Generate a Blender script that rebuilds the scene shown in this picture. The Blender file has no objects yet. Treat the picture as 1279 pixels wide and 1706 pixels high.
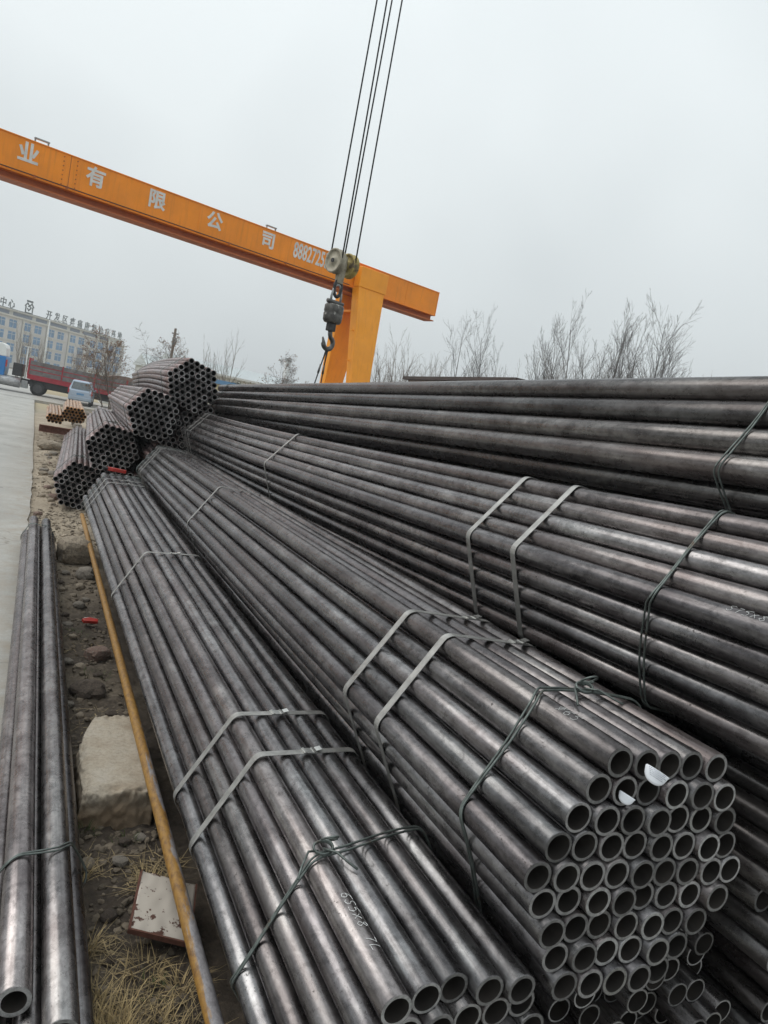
import bpy, math, random
import numpy as np
from mathutils import Vector, Matrix, noise

random.seed(7)
rng = np.random.default_rng(7)
S = bpy.context.scene
COL = S.collection
EYE = 1.72                     # camera height above the ground

# ------------------------------------------------------------------ camera
F_PX, H_PX = 1260.0, 1706.0
def cam_axes(vx, vy, slope):
    """rotation from the vanishing point of the pipes and the slope of the horizon (rolled hand-held camera)"""
    Y = Vector((vx, -vy, -F_PX)).normalized()
    Q = Vector((vx + 1000, -(vy + 1000*slope), -F_PX))
    Z = Q.cross(Y).normalized()
    if Z.y < 0: Z = -Z
    X = Y.cross(Z)
    return Matrix((X, Y, Z))    # rows: world axes in camera space -> camera to world
cam_d = bpy.data.cameras.new('camera'); cam = bpy.data.objects.new('camera', cam_d); COL.objects.link(cam)
cam_d.sensor_fit = 'VERTICAL'; cam_d.sensor_height = 24.0; cam_d.lens = F_PX*24.0/H_PX
cam_d.clip_start = 0.05; cam_d.clip_end = 3000
mw = cam_axes(71-639.5, 607-853.0, 0.192).to_4x4(); mw.translation = (0, 0, EYE); cam.matrix_world = mw
S.camera = cam

# ------------------------------------------------------------------ sky, sun, exposure
SUN_EL, SUN_AZ = math.radians(52), math.radians(-60)   # azimuth from +Y towards +X
w = bpy.data.worlds.new('World'); S.world = w; w.use_nodes = True
nt = w.node_tree; nt.nodes.clear()
def N(t, **k):
    n = nt.nodes.new(t)
    for a, b in k.items(): setattr(n, a, b)
    return n
sky = N('ShaderNodeTexSky'); sky.sky_type = 'NISHITA'; sky.sun_disc = False
sky.sun_elevation = SUN_EL; sky.sun_rotation = SUN_AZ; sky.air_density = 1.5; sky.dust_density = 4
hs = N('ShaderNodeHueSaturation'); hs.inputs['Saturation'].default_value = 0.15
nt.links.new(sky.outputs[0], hs.inputs['Color'])
tc = N('ShaderNodeTexCoord'); nz = N('ShaderNodeTexNoise'); nz.inputs['Scale'].default_value = 1.6; nz.inputs['Detail'].default_value = 3
nz.inputs['Roughness'].default_value = .45
nt.links.new(tc.outputs['Generated'], nz.inputs['Vector'])
cr = N('ShaderNodeValToRGB')
cr.color_ramp.elements[0].position = .36; cr.color_ramp.elements[0].color = (5.8, 6.3, 6.5, 1)
cr.color_ramp.elements[1].position = .66; cr.color_ramp.elements[1].color = (7.6, 8.15, 8.3, 1)
nt.links.new(nz.outputs['Fac'], cr.inputs[0])
mx = N('ShaderNodeMixRGB'); mx.inputs[0].default_value = .90                 # a closed cloud deck over the clear sky
nt.links.new(hs.outputs[0], mx.inputs[1]); nt.links.new(cr.outputs[0], mx.inputs[2])
sz = N('ShaderNodeSeparateXYZ'); nt.links.new(tc.outputs['Generated'], sz.inputs[0])
gr = N('ShaderNodeMapRange'); gr.inputs[1].default_value = 0; gr.inputs[2].default_value = 1; gr.inputs[3].default_value = .96; gr.inputs[4].default_value = 1.58
nt.links.new(sz.outputs['Z'], gr.inputs[0])
ov = N('ShaderNodeMixRGB', blend_type='MULTIPLY'); ov.inputs[0].default_value = 1
nt.links.new(mx.outputs[0], ov.inputs[1]); nt.links.new(gr.outputs[0], ov.inputs[2]); mx = ov
bg = N('ShaderNodeBackground'); bg.inputs['Strength'].default_value = 0.10
wo = N('ShaderNodeOutputWorld')
nt.links.new(mx.outputs[0], bg.inputs['Color']); nt.links.new(bg.outputs[0], wo.inputs['Surface'])

sun_d = bpy.data.lights.new('sun', 'SUN'); sun_d.energy = 1.3; sun_d.angle = math.radians(45); sun_d.color = (1, .97, .92)
sun = bpy.data.objects.new('sun', sun_d); COL.objects.link(sun)
sd = Vector((math.sin(SUN_AZ)*math.cos(SUN_EL), math.cos(SUN_AZ)*math.cos(SUN_EL), math.sin(SUN_EL)))
sun.rotation_euler = sd.to_track_quat('Z', 'Y').to_euler()
S.view_settings.view_transform = 'Standard'; S.view_settings.look = 'None'
S.view_settings.exposure = 0.0; S.view_settings.gamma = 1.0; S.view_settings.use_curve_mapping = False
S.render.engine = 'CYCLES'; S.cycles.max_bounces = 6; S.cycles.use_denoising = True

# ------------------------------------------------------------------ helpers
class G:
    """node graph shorthand"""
    def __init__(s, name):
        s.m = bpy.data.materials.new(name); s.m.use_nodes = True; s.t = s.m.node_tree
        s.b = s.t.nodes['Principled BSDF']
    def n(s, t, **k):
        x = s.t.nodes.new(t)
        for a, b in k.items(): setattr(x, a, b)
        return x
    def l(s, a, b): s.t.links.new(a, b)
    def coord(s, scale=(1, 1, 1), kind='Object', rand=True):
        c = s.n('ShaderNodeTexCoord'); mp = s.n('ShaderNodeMapping'); mp.inputs['Scale'].default_value = scale
        s.l(c.outputs[kind], mp.inputs['Vector'])
        if rand:
            oi = s.oi(); mu = s.n('ShaderNodeMath', operation='MULTIPLY'); mu.inputs[1].default_value = 173.0
            s.l(oi.outputs['Random'], mu.inputs[0]); s.l(mu.outputs[0], mp.inputs['Location'])
        return mp.outputs[0]
    def oi(s): return s.n('ShaderNodeObjectInfo')
    def noise(s, vec, scale, detail=4, rough=.55, dist=0):
        x = s.n('ShaderNodeTexNoise'); x.inputs['Scale'].default_value = scale; x.inputs['Detail'].default_value = detail
        x.inputs['Roughness'].default_value = rough; x.inputs['Distortion'].default_value = dist
        s.l(vec, x.inputs['Vector']); return x.outputs['Fac']
    def ramp(s, fac, stops):
        r = s.n('ShaderNodeValToRGB'); e = r.color_ramp.elements
        while len(e) < len(stops): e.new(.5)
        for q, (p, c) in zip(e, stops):
            q.position = p; q.color = (c, c, c, 1) if isinstance(c, (int, float)) else (*c, 1)
        s.l(fac, r.inputs[0]); return r.outputs[0]
    def mix(s, fac, a, b, mode='MIX'):
        x = s.n('ShaderNodeMixRGB', blend_type=mode)
        for i, v in ((0, fac), (1, a), (2, b)):
            if isinstance(v, (int, float)): x.inputs[i].default_value = v if i == 0 else (v, v, v, 1)
            elif isinstance(v, tuple): x.inputs[i].default_value = (*v, 1)
            else: s.l(v, x.inputs[i])
        return x.outputs[0]
    def bump(s, h, strength=.3, dist=.002):
        b = s.n('ShaderNodeBump'); b.inputs['Strength'].default_value = strength; b.inputs['Distance'].default_value = dist
        s.l(h, b.inputs['Height']); s.l(b.outputs[0], s.b.inputs['Normal'])
    def set(s, **k):
        for a, v in k.items():
            i = s.b.inputs[a.replace('_', ' ')]
            if hasattr(v, 'is_linked'): s.l(v, i)
            elif isinstance(v, tuple): i.default_value = (*v, 1)
            else: i.default_value = v
        return s

MAT = {}
def pipe_mat(name, dark, mid, light, rust, rustamt, metal=.8):
    g = G(name)
    big = g.noise(g.coord((1, .45, 1)), 7, 4, .55, .4)
    med = g.noise(g.coord((1, .6, 1)), 26, 5, .65, .3)
    fine = g.noise(g.coord((1, .5, 1)), 95, 4, .7)
    c = g.ramp(big, [(.3, dark), (.5, mid), (.7, light)])
    c = g.mix(1, c, g.ramp(med, [(.32, .68), (.5, 1.0), (.7, 1.24)]), 'MULTIPLY')
    flake = g.noise(g.coord((1, .55, 1)), 34, 7, .72, .8)                  # flaked scale with hard edges
    c = g.mix(1, c, g.ramp(flake, [(.40, .74), (.45, .95), (.56, 1.0), (.60, 1.15)]), 'MULTIPLY')
    c = g.mix(1, c, g.ramp(fine, [(.3, .78), (.7, 1.15)]), 'MULTIPLY')
    # mill scale: brownish purple flushes, long along the pipe
    ru = g.noise(g.coord((1, .10, 1)), 6, 4, .6)
    rf = g.ramp(ru, [(.54-rustamt*.25, 0.0), (.80-rustamt*.2, min(1, .45+rustamt))])
    c = g.mix(rf, c, rust)
    oi = g.oi(); wn = g.n('ShaderNodeTexWhiteNoise', noise_dimensions='1D'); g.l(oi.outputs['Random'], wn.inputs['W'])
    c = g.mix(1, c, g.ramp(oi.outputs['Random'], [(0, .62), (.5, .95), (1, 1.25)]), 'MULTIPLY')
    c = g.mix(1, c, g.ramp(wn.outputs['Value'], [(0, (1.0, .945, .935)), (.35, (1.0, .985, .975)), (.7, (.96, .985, 1.0)), (1, (.99, .955, .97))]), 'MULTIPLY')
    # drawn lines and drips along the tube
    ln = g.noise(g.coord((1, .015, 1)), 55, 3, .6); c = g.mix(1, c, g.ramp(ln, [(.38, .74), (.5, 1.0), (.66, 1.1)]), 'MULTIPLY')
    # pits and scuffs in patches
    pit = g.noise(g.coord((1, .7, 1)), 150, 3, .6)
    pf = g.mix(1, g.ramp(pit, [(.60, 0.0), (.66, .6)]), g.ramp(g.noise(g.coord((1, .5, 1)), 11, 3, .6), [(.50, 0.0), (.62, 1.0)]), 'MULTIPLY')
    c = g.mix(pf, c, (.03, .025, .022))
    g.set(Base_Color=c, Metallic=g.ramp(rf, [(0, metal), (1, .45)]), Roughness=g.mix(pf, g.ramp(med, [(.3, .21), (.7, .37)]), .7))
    g.b.inputs['Specular Tint'].default_value = (.88, .87, .88, 1)     # oxide skin: weak grazing reflection
    # fine drawn scratches running round and along
    g.bump(g.mix(.6, fine, g.mix(.5, pit, med)), .09, .0010)
    MAT[name] = g.m; return g.m
pipe_mat('steel', (.12, .112, .114), (.205, .196, .197), (.315, .309, .306), (.165, .121, .112), .13, .92)
pipe_mat('steel_rosy', (.17, .135, .135), (.28, .222, .217), (.40, .335, .325), (.24, .145, .135), .5, .6)
pipe_mat('steel_dark', (.085, .079, .078), (.14, .133, .13), (.22, .214, .208), (.10, .074, .068), .2, .92)
pipe_mat('steel_rust', (.22, .11, .05), (.38, .2, .08), (.5, .3, .13), (.42, .2, .06), .6, .15)

g = G('pipe_end'); oi = g.oi()
c = g.ramp(oi.outputs['Random'], [(0, (.13, .128, .125)), (.3, (.22, .217, .212)), (.6, (.34, .335, .33)), (.76, (.27, .267, .25)), (.86, (.40, .40, .39)), (1, (.50, .495, .49))])
sc = g.ramp(g.noise(g.coord((1, 1, 1)), 90, 4, .7), [(.3, .55), (.6, 1.1)])
g.set(Base_Color=g.mix(1, c, sc, 'MULTIPLY'), Metallic=.55, Roughness=.5); MAT['pipe_end'] = g.m
g = G('pipe_end_far'); oi = g.oi()
g.set(Base_Color=g.ramp(oi.outputs['Random'], [(0, (.10, .098, .095)), (.5, (.24, .235, .23)), (1, (.46, .455, .45))]), Metallic=.2, Roughness=.6); MAT['pipe_end_far'] = g.m
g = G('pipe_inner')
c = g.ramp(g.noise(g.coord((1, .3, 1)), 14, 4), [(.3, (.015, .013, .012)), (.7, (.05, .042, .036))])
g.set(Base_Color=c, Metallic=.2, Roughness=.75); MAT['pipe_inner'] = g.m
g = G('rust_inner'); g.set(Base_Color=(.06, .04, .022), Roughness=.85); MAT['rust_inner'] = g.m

def simple(name, col, rough=.6, metal=0.0, var=.25, scale=8, bump=0.0, col2=None, thr=(.5, .7)):
    g = G(name); v = g.coord(); nzf = g.noise(v, scale, 5, .6)
    a = tuple(x*(1-var) for x in col); b = tuple(min(1, x*(1+var)) for x in col)
    c = g.ramp(nzf, [(.3, a), (.7, b)])
    if col2:
        f = g.ramp(g.noise(v, scale*.6+1.7, 6, .65), [(thr[0], 0.0), (thr[1], 1.0)]); c = g.mix(f, c, col2)
    g.set(Base_Color=c, Roughness=rough, Metallic=metal)
    if bump: g.bump(g.noise(v, scale*5, 4), bump, .004)
    MAT[name] = g.m; return g.m
simple('strap', (.34, .335, .32), .42, .7, .3, 22, .15, (.16, .12, .10), (.62, .74))
simple('strap_seal', (.55, .55, .53), .3, .9, .2, 60)
simple('tie_wire', (.13, .15, .14), .45, .6, .4, 40, .2, (.12, .075, .05), (.58, .7))
simple('chalk', (.72, .73, .72), .95, 0, .2, 120)
simple('paper', (.78, .80, .84), .8, 0, .04, 20)
simple('ink', (.22, .23, .27), .8)
g = G('yellow_paint'); v = g.coord((1, .12, 1), rand=False)
wear = g.noise(v, 26, 6, .7, .5); fl = g.noise(g.coord((1, .5, 1), rand=False), 60, 5, .7)
sp = g.n('ShaderNodeSeparateXYZ'); g.l(g.coord(rand=False), sp.inputs[0])
side = g.n('ShaderNodeMapRange'); side.inputs[1].default_value = -.03; side.inputs[2].default_value = .03; side.inputs[3].default_value = -.16; side.inputs[4].default_value = .20; g.l(sp.outputs['X'], side.inputs[0])
near = g.n('ShaderNodeMapRange'); near.inputs[1].default_value = 2.2; near.inputs[2].default_value = .6; near.inputs[3].default_value = -.06; near.inputs[4].default_value = .14; g.l(sp.outputs['Y'], near.inputs[0])
ad = g.n('ShaderNodeMath', operation='ADD'); g.l(wear, ad.inputs[0]); g.l(side.outputs[0], ad.inputs[1])
ad2 = g.n('ShaderNodeMath', operation='ADD'); g.l(ad.outputs[0], ad2.inputs[0]); g.l(near.outputs[0], ad2.inputs[1])
c = g.mix(g.ramp(ad2.outputs[0], [(.58, 0.0), (.66, 1.0)]), g.ramp(fl, [(.3, (.15, .075, .028)), (.6, (.36, .195, .042))]), g.ramp(fl, [(.3, (.14, .13, .14)), (.7, (.34, .33, .34))]))
g.set(Base_Color=c, Roughness=.6); g.bump(fl, .2, .001); MAT['yellow_paint'] = g.m
def crane_paint(name, col, dirt):
    g = G(name); v = g.coord((1, 1, 1), rand=False); st = g.coord((5, 5, .35), rand=False)
    c = g.ramp(g.noise(v, 1.1, 5, .6), [(.3, tuple(x*.86 for x in col)), (.7, tuple(min(1, x*1.08) for x in col))])
    run = g.ramp(g.noise(st, 3, 5, .65), [(.52, 0.0), (.75, .55)])            # rain streaks
    c = g.mix(run, c, dirt)
    chip = g.ramp(g.noise(v, 24, 5, .7), [(.70, 0.0), (.74, .8)])
    c = g.mix(chip, c, (.16, .06, .03))
    g.set(Base_Color=c, Roughness=g.ramp(g.noise(v, 3, 4), [(.3, .42), (.7, .62)])); MAT[name] = g.m
crane_paint('crane_orange', (.90, .275, .006), (.60, .19, .015))
crane_paint('crane_leg', (.96, .35, .014), (.70, .25, .03))
simple('crane_track', (.40, .10, .018), .55, 0, .2, 2)
simple('sign_white', (.66, .65, .62), .7, 0, .18, 5, 0, (.5, .36, .24), (.62, .75))
simple('galv', (.30, .31, .31), .5, .5, .2, 12)
simple('black_iron', (.035, .035, .036), .5, .3, .5, 25)
simple('hook_steel', (.10, .098, .095), .42, .6, .4, 25)
simple('sheave', (.33, .30, .23), .6, .2, .3, 14, .1, (.15, .12, .08), (.55, .7))
simple('sheave_yellow', (.40, .31, .10), .6, .1, .35, 14, .1, (.12, .09, .06), (.5, .65))
simple('scale_body', (.09, .085, .078), .5, .4, .6, 16, .2, (.42, .41, .38), (.58, .66))
simple('rope', (.025, .026, .028), .6, .2, .3, 60)
simple('red_paint', (.42, .035, .025), .45, 0, .25, 14, 0, (.2, .06, .04), (.6, .7))
g = G('concrete_block'); v = g.coord((1, 1, 1), rand=False)
n1 = g.noise(v, 6, 6, .6); n2 = g.noise(v, 55, 6, .75); n3 = g.noise(v, 220, 3, .6)
c = g.ramp(n1, [(.3, (.33, .27, .20)), (.5, (.42, .365, .29)), (.7, (.47, .425, .36))])
c = g.mix(1, c, g.ramp(n2, [(.3, .68), (.5, 1.0), (.7, 1.15)]), 'MULTIPLY'); c = g.mix(g.ramp(n3, [(.68, 0.0), (.72, .7)]), c, (.12, .10, .08))
sp = g.n('ShaderNodeSeparateXYZ'); g.l(v, sp.inputs[0]); md = g.n('ShaderNodeMath', operation='MULTIPLY_ADD'); md.inputs[1].default_value = .07; g.l(n1, md.inputs[0]); g.l(sp.outputs['Z'], md.inputs[2])
c = g.mix(g.ramp(md.outputs[0], [(.09, .8), (.16, 0.0)]), c, (.23, .155, .09))      # earth stain round the foot
g.set(Base_Color=c, Roughness=.95); g.bump(g.mix(.4, n2, n3), 1.0, .006); MAT['concrete_block'] = g.m
simple('rock_tan', (.30, .25, .19), .95, 0, .35, 10, .6, (.17, .14, .11), (.5, .65))
simple('rock_grey', (.22, .195, .165), .95, 0, .35, 12, .6)
simple('rock_brown', (.085, .066, .052), .95, 0, .5, 9, .9, (.16, .13, .10), (.55, .7))
simple('brick_red', (.19, .125, .10), .95, 0, .35, 9, .6, (.24, .20, .17), (.5, .62))
simple('gravel_mix', (.15, .122, .09), .95, 0, .65, 14, .4)
simple('straw', (.40, .30, .15), .8, 0, .55, 30)
simple('straw_dark', (.30, .23, .125), .85, 0, .4, 9)
simple('weed', (.07, .085, .03), .8, 0, .4, 9)
simple('bark', (.115, .095, .08), .9, 0, .3, 5)
simple('bark_grey', (.085, .075, .068), .9, 0, .3, 5)
simple('bark_light', (.21, .18, .155), .9, 0, .3, 5)
simple('bark_red', (.12, .07, .055), .9, 0, .3, 5)
simple('dead_leaf', (.27, .15, .08), .9, 0, .4, 3)
simple('trailer_red', (.33, .016, .03), .5, 0, .2, 2, 0, (.2, .03, .03), (.6, .75))
simple('trailer_board', (.17, .16, .155), .7, 0, .3, 2.5, 0, (.1, .09, .08), (.5, .7))
simple('tyre', (.025, .025, .025), .85)
simple('rim', (.07, .07, .07), .6, .3)
simple('cab_blue', (.02, .19, .50), .35, 0, .12, 1)
simple('cab_white', (.78, .80, .78), .4, 0, .05, 1)
simple('tank', (.42, .42, .42), .4, .6)
simple('car_blue', (.36, .43, .52), .3, .3, .06, 1)
simple('car_glass', (.13, .15, .16), .12, .1)
simple('tail_red', (.45, .04, .04), .3)
simple('wall_cream', (.57, .56, .55), .85, 0, .08, .3)
simple('wall_pale', (.56, .55, .51), .85, 0, .06, .2)
simple('wall_band', (.16, .19, .24), .5, 0, .1, .5)
simple('win_glass', (.11, .24, .42), .35, 0, .25, .4)
simple('win_frame', (.6, .6, .58), .6)
simple('sign_dark', (.10, .12, .12), .7)
simple('roof_blue', (.12, .26, .45), .6, 0, .1, .5)
simple('roof_pale', (.52, .56, .57), .6, 0, .08, .3)
simple('shed_brown', (.05, .032, .027), .85, 0, .3, 1)
simple('wall_yellow', (.62, .55, .33), .85, 0, .08, .4)
simple('wall_white', (.62, .63, .62), .8, 0, .05, .4)
simple('pole_white', (.6, .62, .62), .6)
simple('wood', (.14, .11, .085), .9)

# peeling plate: off-white paint over rust
g = G('peeling_paint'); v = g.coord()
f = g.ramp(g.noise(v, 13, 8, .68), [(.415, 1.0), (.44, 0.0)])
f2 = g.ramp(g.noise(v, 45, 4, .6), [(.33, 1.0), (.36, 0.0)])
c = g.mix(g.mix(1, f, f2, 'LIGHTEN'), (.52, .47, .41), (.10, .045, .032))
g.set(Base_Color=c, Roughness=.75); g.bump(f, .4, .002); MAT['peeling_paint'] = g.m
simple('rust_edge', (.13, .055, .038), .9, 0, .4, 30)

# dirt
g = G('dirt'); v = g.coord((1, 1, 1), rand=False)
n1 = g.noise(v, 1.3, 6, .6); n2 = g.noise(v, 28, 6, .7)
c = g.ramp(n1, [(.35, (.045, .034, .026)), (.52, (.088, .069, .051)), (.68, (.17, .138, .10))])
c = g.mix(1, c, g.ramp(n2, [(.3, .45), (.7, 1.35)]), 'MULTIPLY')
sp = g.n('ShaderNodeSeparateXYZ'); g.l(v, sp.inputs[0])
mr = g.n('ShaderNodeMapRange'); mr.inputs[1].default_value = 5.5; mr.inputs[2].default_value = 8.5; g.l(sp.outputs['Y'], mr.inputs[0])
c2 = g.mix(1, g.ramp(n1, [(.3, (.25, .205, .15)), (.7, (.44, .37, .28))]), g.ramp(n2, [(.3, .6), (.7, 1.2)]), 'MULTIPLY')
c = g.mix(mr.outputs[0], c, c2)
g.set(Base_Color=c, Roughness=.95); g.bump(n2, .8, .012); MAT['dirt'] = g.m
g = G('field'); v = g.coord((1, 1, 1), rand=False)
c = g.ramp(g.noise(v, .08, 6, .65), [(.3, (.30, .24, .15)), (.55, (.36, .30, .19)), (.75, (.22, .19, .12))])
sp = g.n('ShaderNodeSeparateXYZ'); g.l(v, sp.inputs[0]); mr = g.n('ShaderNodeMapRange'); mr.inputs[1].default_value = 25; mr.inputs[2].default_value = 50; g.l(sp.outputs['Y'], mr.inputs[0])
c = g.mix(mr.outputs[0], g.ramp(g.noise(v, .6, 6, .65), [(.3, (.17, .16, .145)), (.7, (.27, .255, .235))]), c)     # the yard's own grey ground
g.set(Base_Color=c, Roughness=.95); MAT['field'] = g.m
g = G('road_concrete'); v = g.coord((1, 1, 1), rand=False)
c = g.ramp(g.noise(v, .9, 7, .6, .3), [(.3, (.33, .325, .305)), (.7, (.44, .435, .41))])
c = g.mix(1, c, g.ramp(g.noise(v, 60, 4, .7), [(.3, .82), (.7, 1.1)]), 'MULTIPLY')
ed = g.n('ShaderNodeSeparateXYZ'); g.l(v, ed.inputs[0])
em = g.n('ShaderNodeMapRange'); em.inputs[1].default_value = -.45; em.inputs[2].default_value = .1; g.l(ed.outputs['X'], em.inputs[0])
ef = g.mix(1, em.outputs[0], g.ramp(g.noise(v, 5, 5, .7), [(.35, 0.0), (.7, 1.0)]), 'MULTIPLY')
c = g.mix(ef, c, (.30, .255, .20))
st = g.n('ShaderNodeTexVoronoi', feature='DISTANCE_TO_EDGE'); st.inputs['Scale'].default_value = .35
wv = g.n('ShaderNodeVectorMath', operation='ADD'); nv = g.n('ShaderNodeTexNoise'); nv.inputs['Scale'].default_value = 2.5; g.l(v, nv.inputs['Vector']); g.l(v, wv.inputs[0]); g.l(nv.outputs['Color'], wv.inputs[1]); g.l(wv.outputs[0], st.inputs['Vector'])
c = g.mix(g.ramp(st.outputs['Distance'], [(.0, .55), (.006, 0.0)]), c, (.12, .11, .095))        # hairline cracks
c = g.mix(g.ramp(g.noise(g.coord((1, .25, 1), rand=False), 1.6, 5, .6), [(.56, 0.0), (.72, .45)]), c, (.24, .225, .195))   # worn wheel tracks and stains
g.set(Base_Color=c, Roughness=.85); g.bump(g.noise(v, 90, 3), .3, .003); MAT['road_concrete'] = g.m

def mesh(name, V, Fc, mats, fm=None, smooth=False):
    me = bpy.data.meshes.new(name); me.from_pydata([tuple(v) for v in V], [], Fc)
    for m in ([mats] if isinstance(mats, str) else mats): me.materials.append(MAT[m])
    if fm is not None: me.polygons.foreach_set('material_index', fm)
    if smooth is True: me.polygons.foreach_set('use_smooth', [True]*len(Fc))
    elif isinstance(smooth, list): me.polygons.foreach_set('use_smooth', smooth)
    me.update(); return me
def ob(name, me, parent=None, loc=(0, 0, 0), rot=(0, 0, 0), scale=None):
    o = bpy.data.objects.new(name, me); COL.objects.link(o); o.location = loc; o.rotation_euler = rot
    if scale is not None: o.scale = scale if hasattr(scale, '__len__') else (scale,)*3
    if parent is not None: o.parent = parent
    return o
def tag(o, label=None, cat=None, group=None, kind=None):
    if label: o['label'] = label
    if cat: o['category'] = cat
    if group: o['group'] = group
    if kind: o['kind'] = kind
    return o
def thing(name, label, cat, loc=(0, 0, 0), rot=(0, 0, 0), group=None):
    return tag(ob(name, None, None, loc, rot), label, cat, group)

class MB:
    def __init__(s): s.V = []; s.F = []
    def add(s, V, Fc):
        k = len(s.V); s.V += [Vector(v) for v in V]; s.F += [tuple(i+k for i in f) for f in Fc]; return s
    def box(s, a, b, M=None):
        (x0, y0, z0), (x1, y1, z1) = a, b
        V = [Vector(p) for p in ((x0, y0, z0), (x1, y0, z0), (x1, y1, z0), (x0, y1, z0), (x0, y0, z1), (x1, y0, z1), (x1, y1, z1), (x0, y1, z1))]
        if M: V = [M @ v for v in V]
        return s.add(V, [(0, 3, 2, 1), (4, 5, 6, 7), (0, 1, 5, 4), (1, 2, 6, 5), (2, 3, 7, 6), (3, 0, 4, 7)])
    def tube(s, P, r, n=8, cap=True, up=Vector((.12, .31, .94))):
        P = [Vector(p) for p in P]; R = r if hasattr(r, '__len__') else [r]*len(P)
        rings = []; t0 = None; u = None
        for i, p in enumerate(P):
            t = (P[min(i+1, len(P)-1)] - P[max(i-1, 0)])
            if t.length < 1e-9: t = Vector((0, 0, 1))
            t.normalize()
            if u is None:
                u = t.cross(up)
                if u.length < .05: u = t.cross(Vector((1, 0, 0)))
            u = (u - t*u.dot(t)).normalized(); q = t.cross(u)
            rings.append([p + (u*math.cos(2*math.pi*k/n) + q*math.sin(2*math.pi*k/n))*R[i] for k in range(n)])
        V = [v for rg in rings for v in rg]; Fc = []
        for i in range(len(P)-1):
            for k in range(n):
                a = i*n+k; b = i*n+(k+1) % n; Fc.append((a, b, b+n, a+n))
        if cap: Fc += [tuple(range(n))[::-1], tuple(range(len(V)-n, len(V)))]
        return s.add(V, Fc)
    def cyl(s, a, b, r0, r1=None, n=20): return s.tube([a, b], [r0, r0 if r1 is None else r1], n)
    def prism(s, poly, ext):
        """polygon (3D points) extruded along ext"""
        n = len(poly); V = [Vector(p) for p in poly] + [Vector(p)+Vector(ext) for p in poly]
        return s.add(V, [tuple(range(n))[::-1], tuple(range(n, 2*n))] + [(i, (i+1) % n, n+(i+1) % n, n+i) for i in range(n)])
    def mesh(s, name, mat, smooth=False): return mesh(name, s.V, s.F, mat, None, smooth)
    def ob(s, name, mat, parent=None, smooth=False, bevel=0, **k):
        o = ob(name, s.mesh(name, mat, smooth), parent, **k)
        if bevel:
            b = o.modifiers.new('bevel', 'BEVEL'); b.width = bevel; b.segments = 2; b.limit_method = 'ANGLE'
        return o

def gz(y):                    # the yard falls away a little towards the street
    t = min(1, max(0, (y-20)/28)); return -.45*t*t*(3-2*t)

# ------------------------------------------------------------------ ground
def grid(name, xs, ys, zf, mat):
    V = [(x, y, zf(x, y)) for y in ys for x in xs]; nx = len(xs)
    Fc = [(j*nx+i, j*nx+i+1, (j+1)*nx+i+1, (j+1)*nx+i) for j in range(len(ys)-1) for i in range(nx-1)]
    return tag(ob(name, mesh(name, V, Fc, mat, None, True)), kind='structure')
ysb = [-40, -10, 0, 8, 14, 18, 22, 26, 30, 34, 38, 42, 46, 50, 60, 90, 150, 300, 500, 800]
grid('ground', [-600, -400, -100, -30, 0, 10, 30, 100, 400, 600], ysb, lambda x, y: gz(y)-.13, 'field')
def verge_z(x, y):
    n = noise.noise(Vector((x*2.2, y*2.2, 0)))*.03 + noise.noise(Vector((x*7, y*7, 3)))*.02
    q = noise.noise(Vector((x*19, y*19, 5))); n += (.5-abs(q))*.022
    n += noise.noise(Vector((x*45, y*45, 7)))*.006
    e = min(1, max(0, (x-.07)/.22))
    far = min(1, max(0, (y-6)/4))
    bank = far*.06*min(1, max(0, (x-.15)/.5))
    mound = .04*math.exp(-((x-.5)/.25)**2-((y-2.85)/.35)**2)
    return gz(y) - .022 + n*e + bank + mound
ys = list(np.arange(1.3, 4.2, .016)) + list(np.arange(4.2, 10, .04)) + list(np.arange(10, 34.1, .25))
xs = list(np.arange(-.12, .8, .016)) + list(np.arange(.8, 1.0, .05)) + list(np.arange(1.0, 5.01, .3))
grid('dirt_verge', xs, ys, verge_z, 'dirt')
# road: a slab with a ragged edge
V = []; Fc = []; ys2 = list(np.arange(-6, 14, .1)) + list(np.arange(14, 60, 2.0)) + [75, 110, 180]
for y in ys2:
    ex = .075 + .025*noise.noise(Vector((0, y*1.7, 9))) + .012*noise.noise(Vector((4, y*6, 9))) - max(0, y-12)*.0065
    for x, z in ((-9, .012), (-3, .018), (ex, .012), (ex+.012, -.10)): V.append((x, y, gz(y)+z))
for j in range(len(ys2)-1):
    for i in range(3): Fc.append((j*4+i, j*4+i+1, j*4+5+i, j*4+4+i))
tag(ob('road', mesh('road', V, Fc, 'road_concrete')), kind='structure')
# side street where the lorry stands
tag(MB().box((-90, 50, gz(60)-.2), (80, 64, gz(60)+.03)).ob('side_street', 'road_concrete'), kind='structure')

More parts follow.
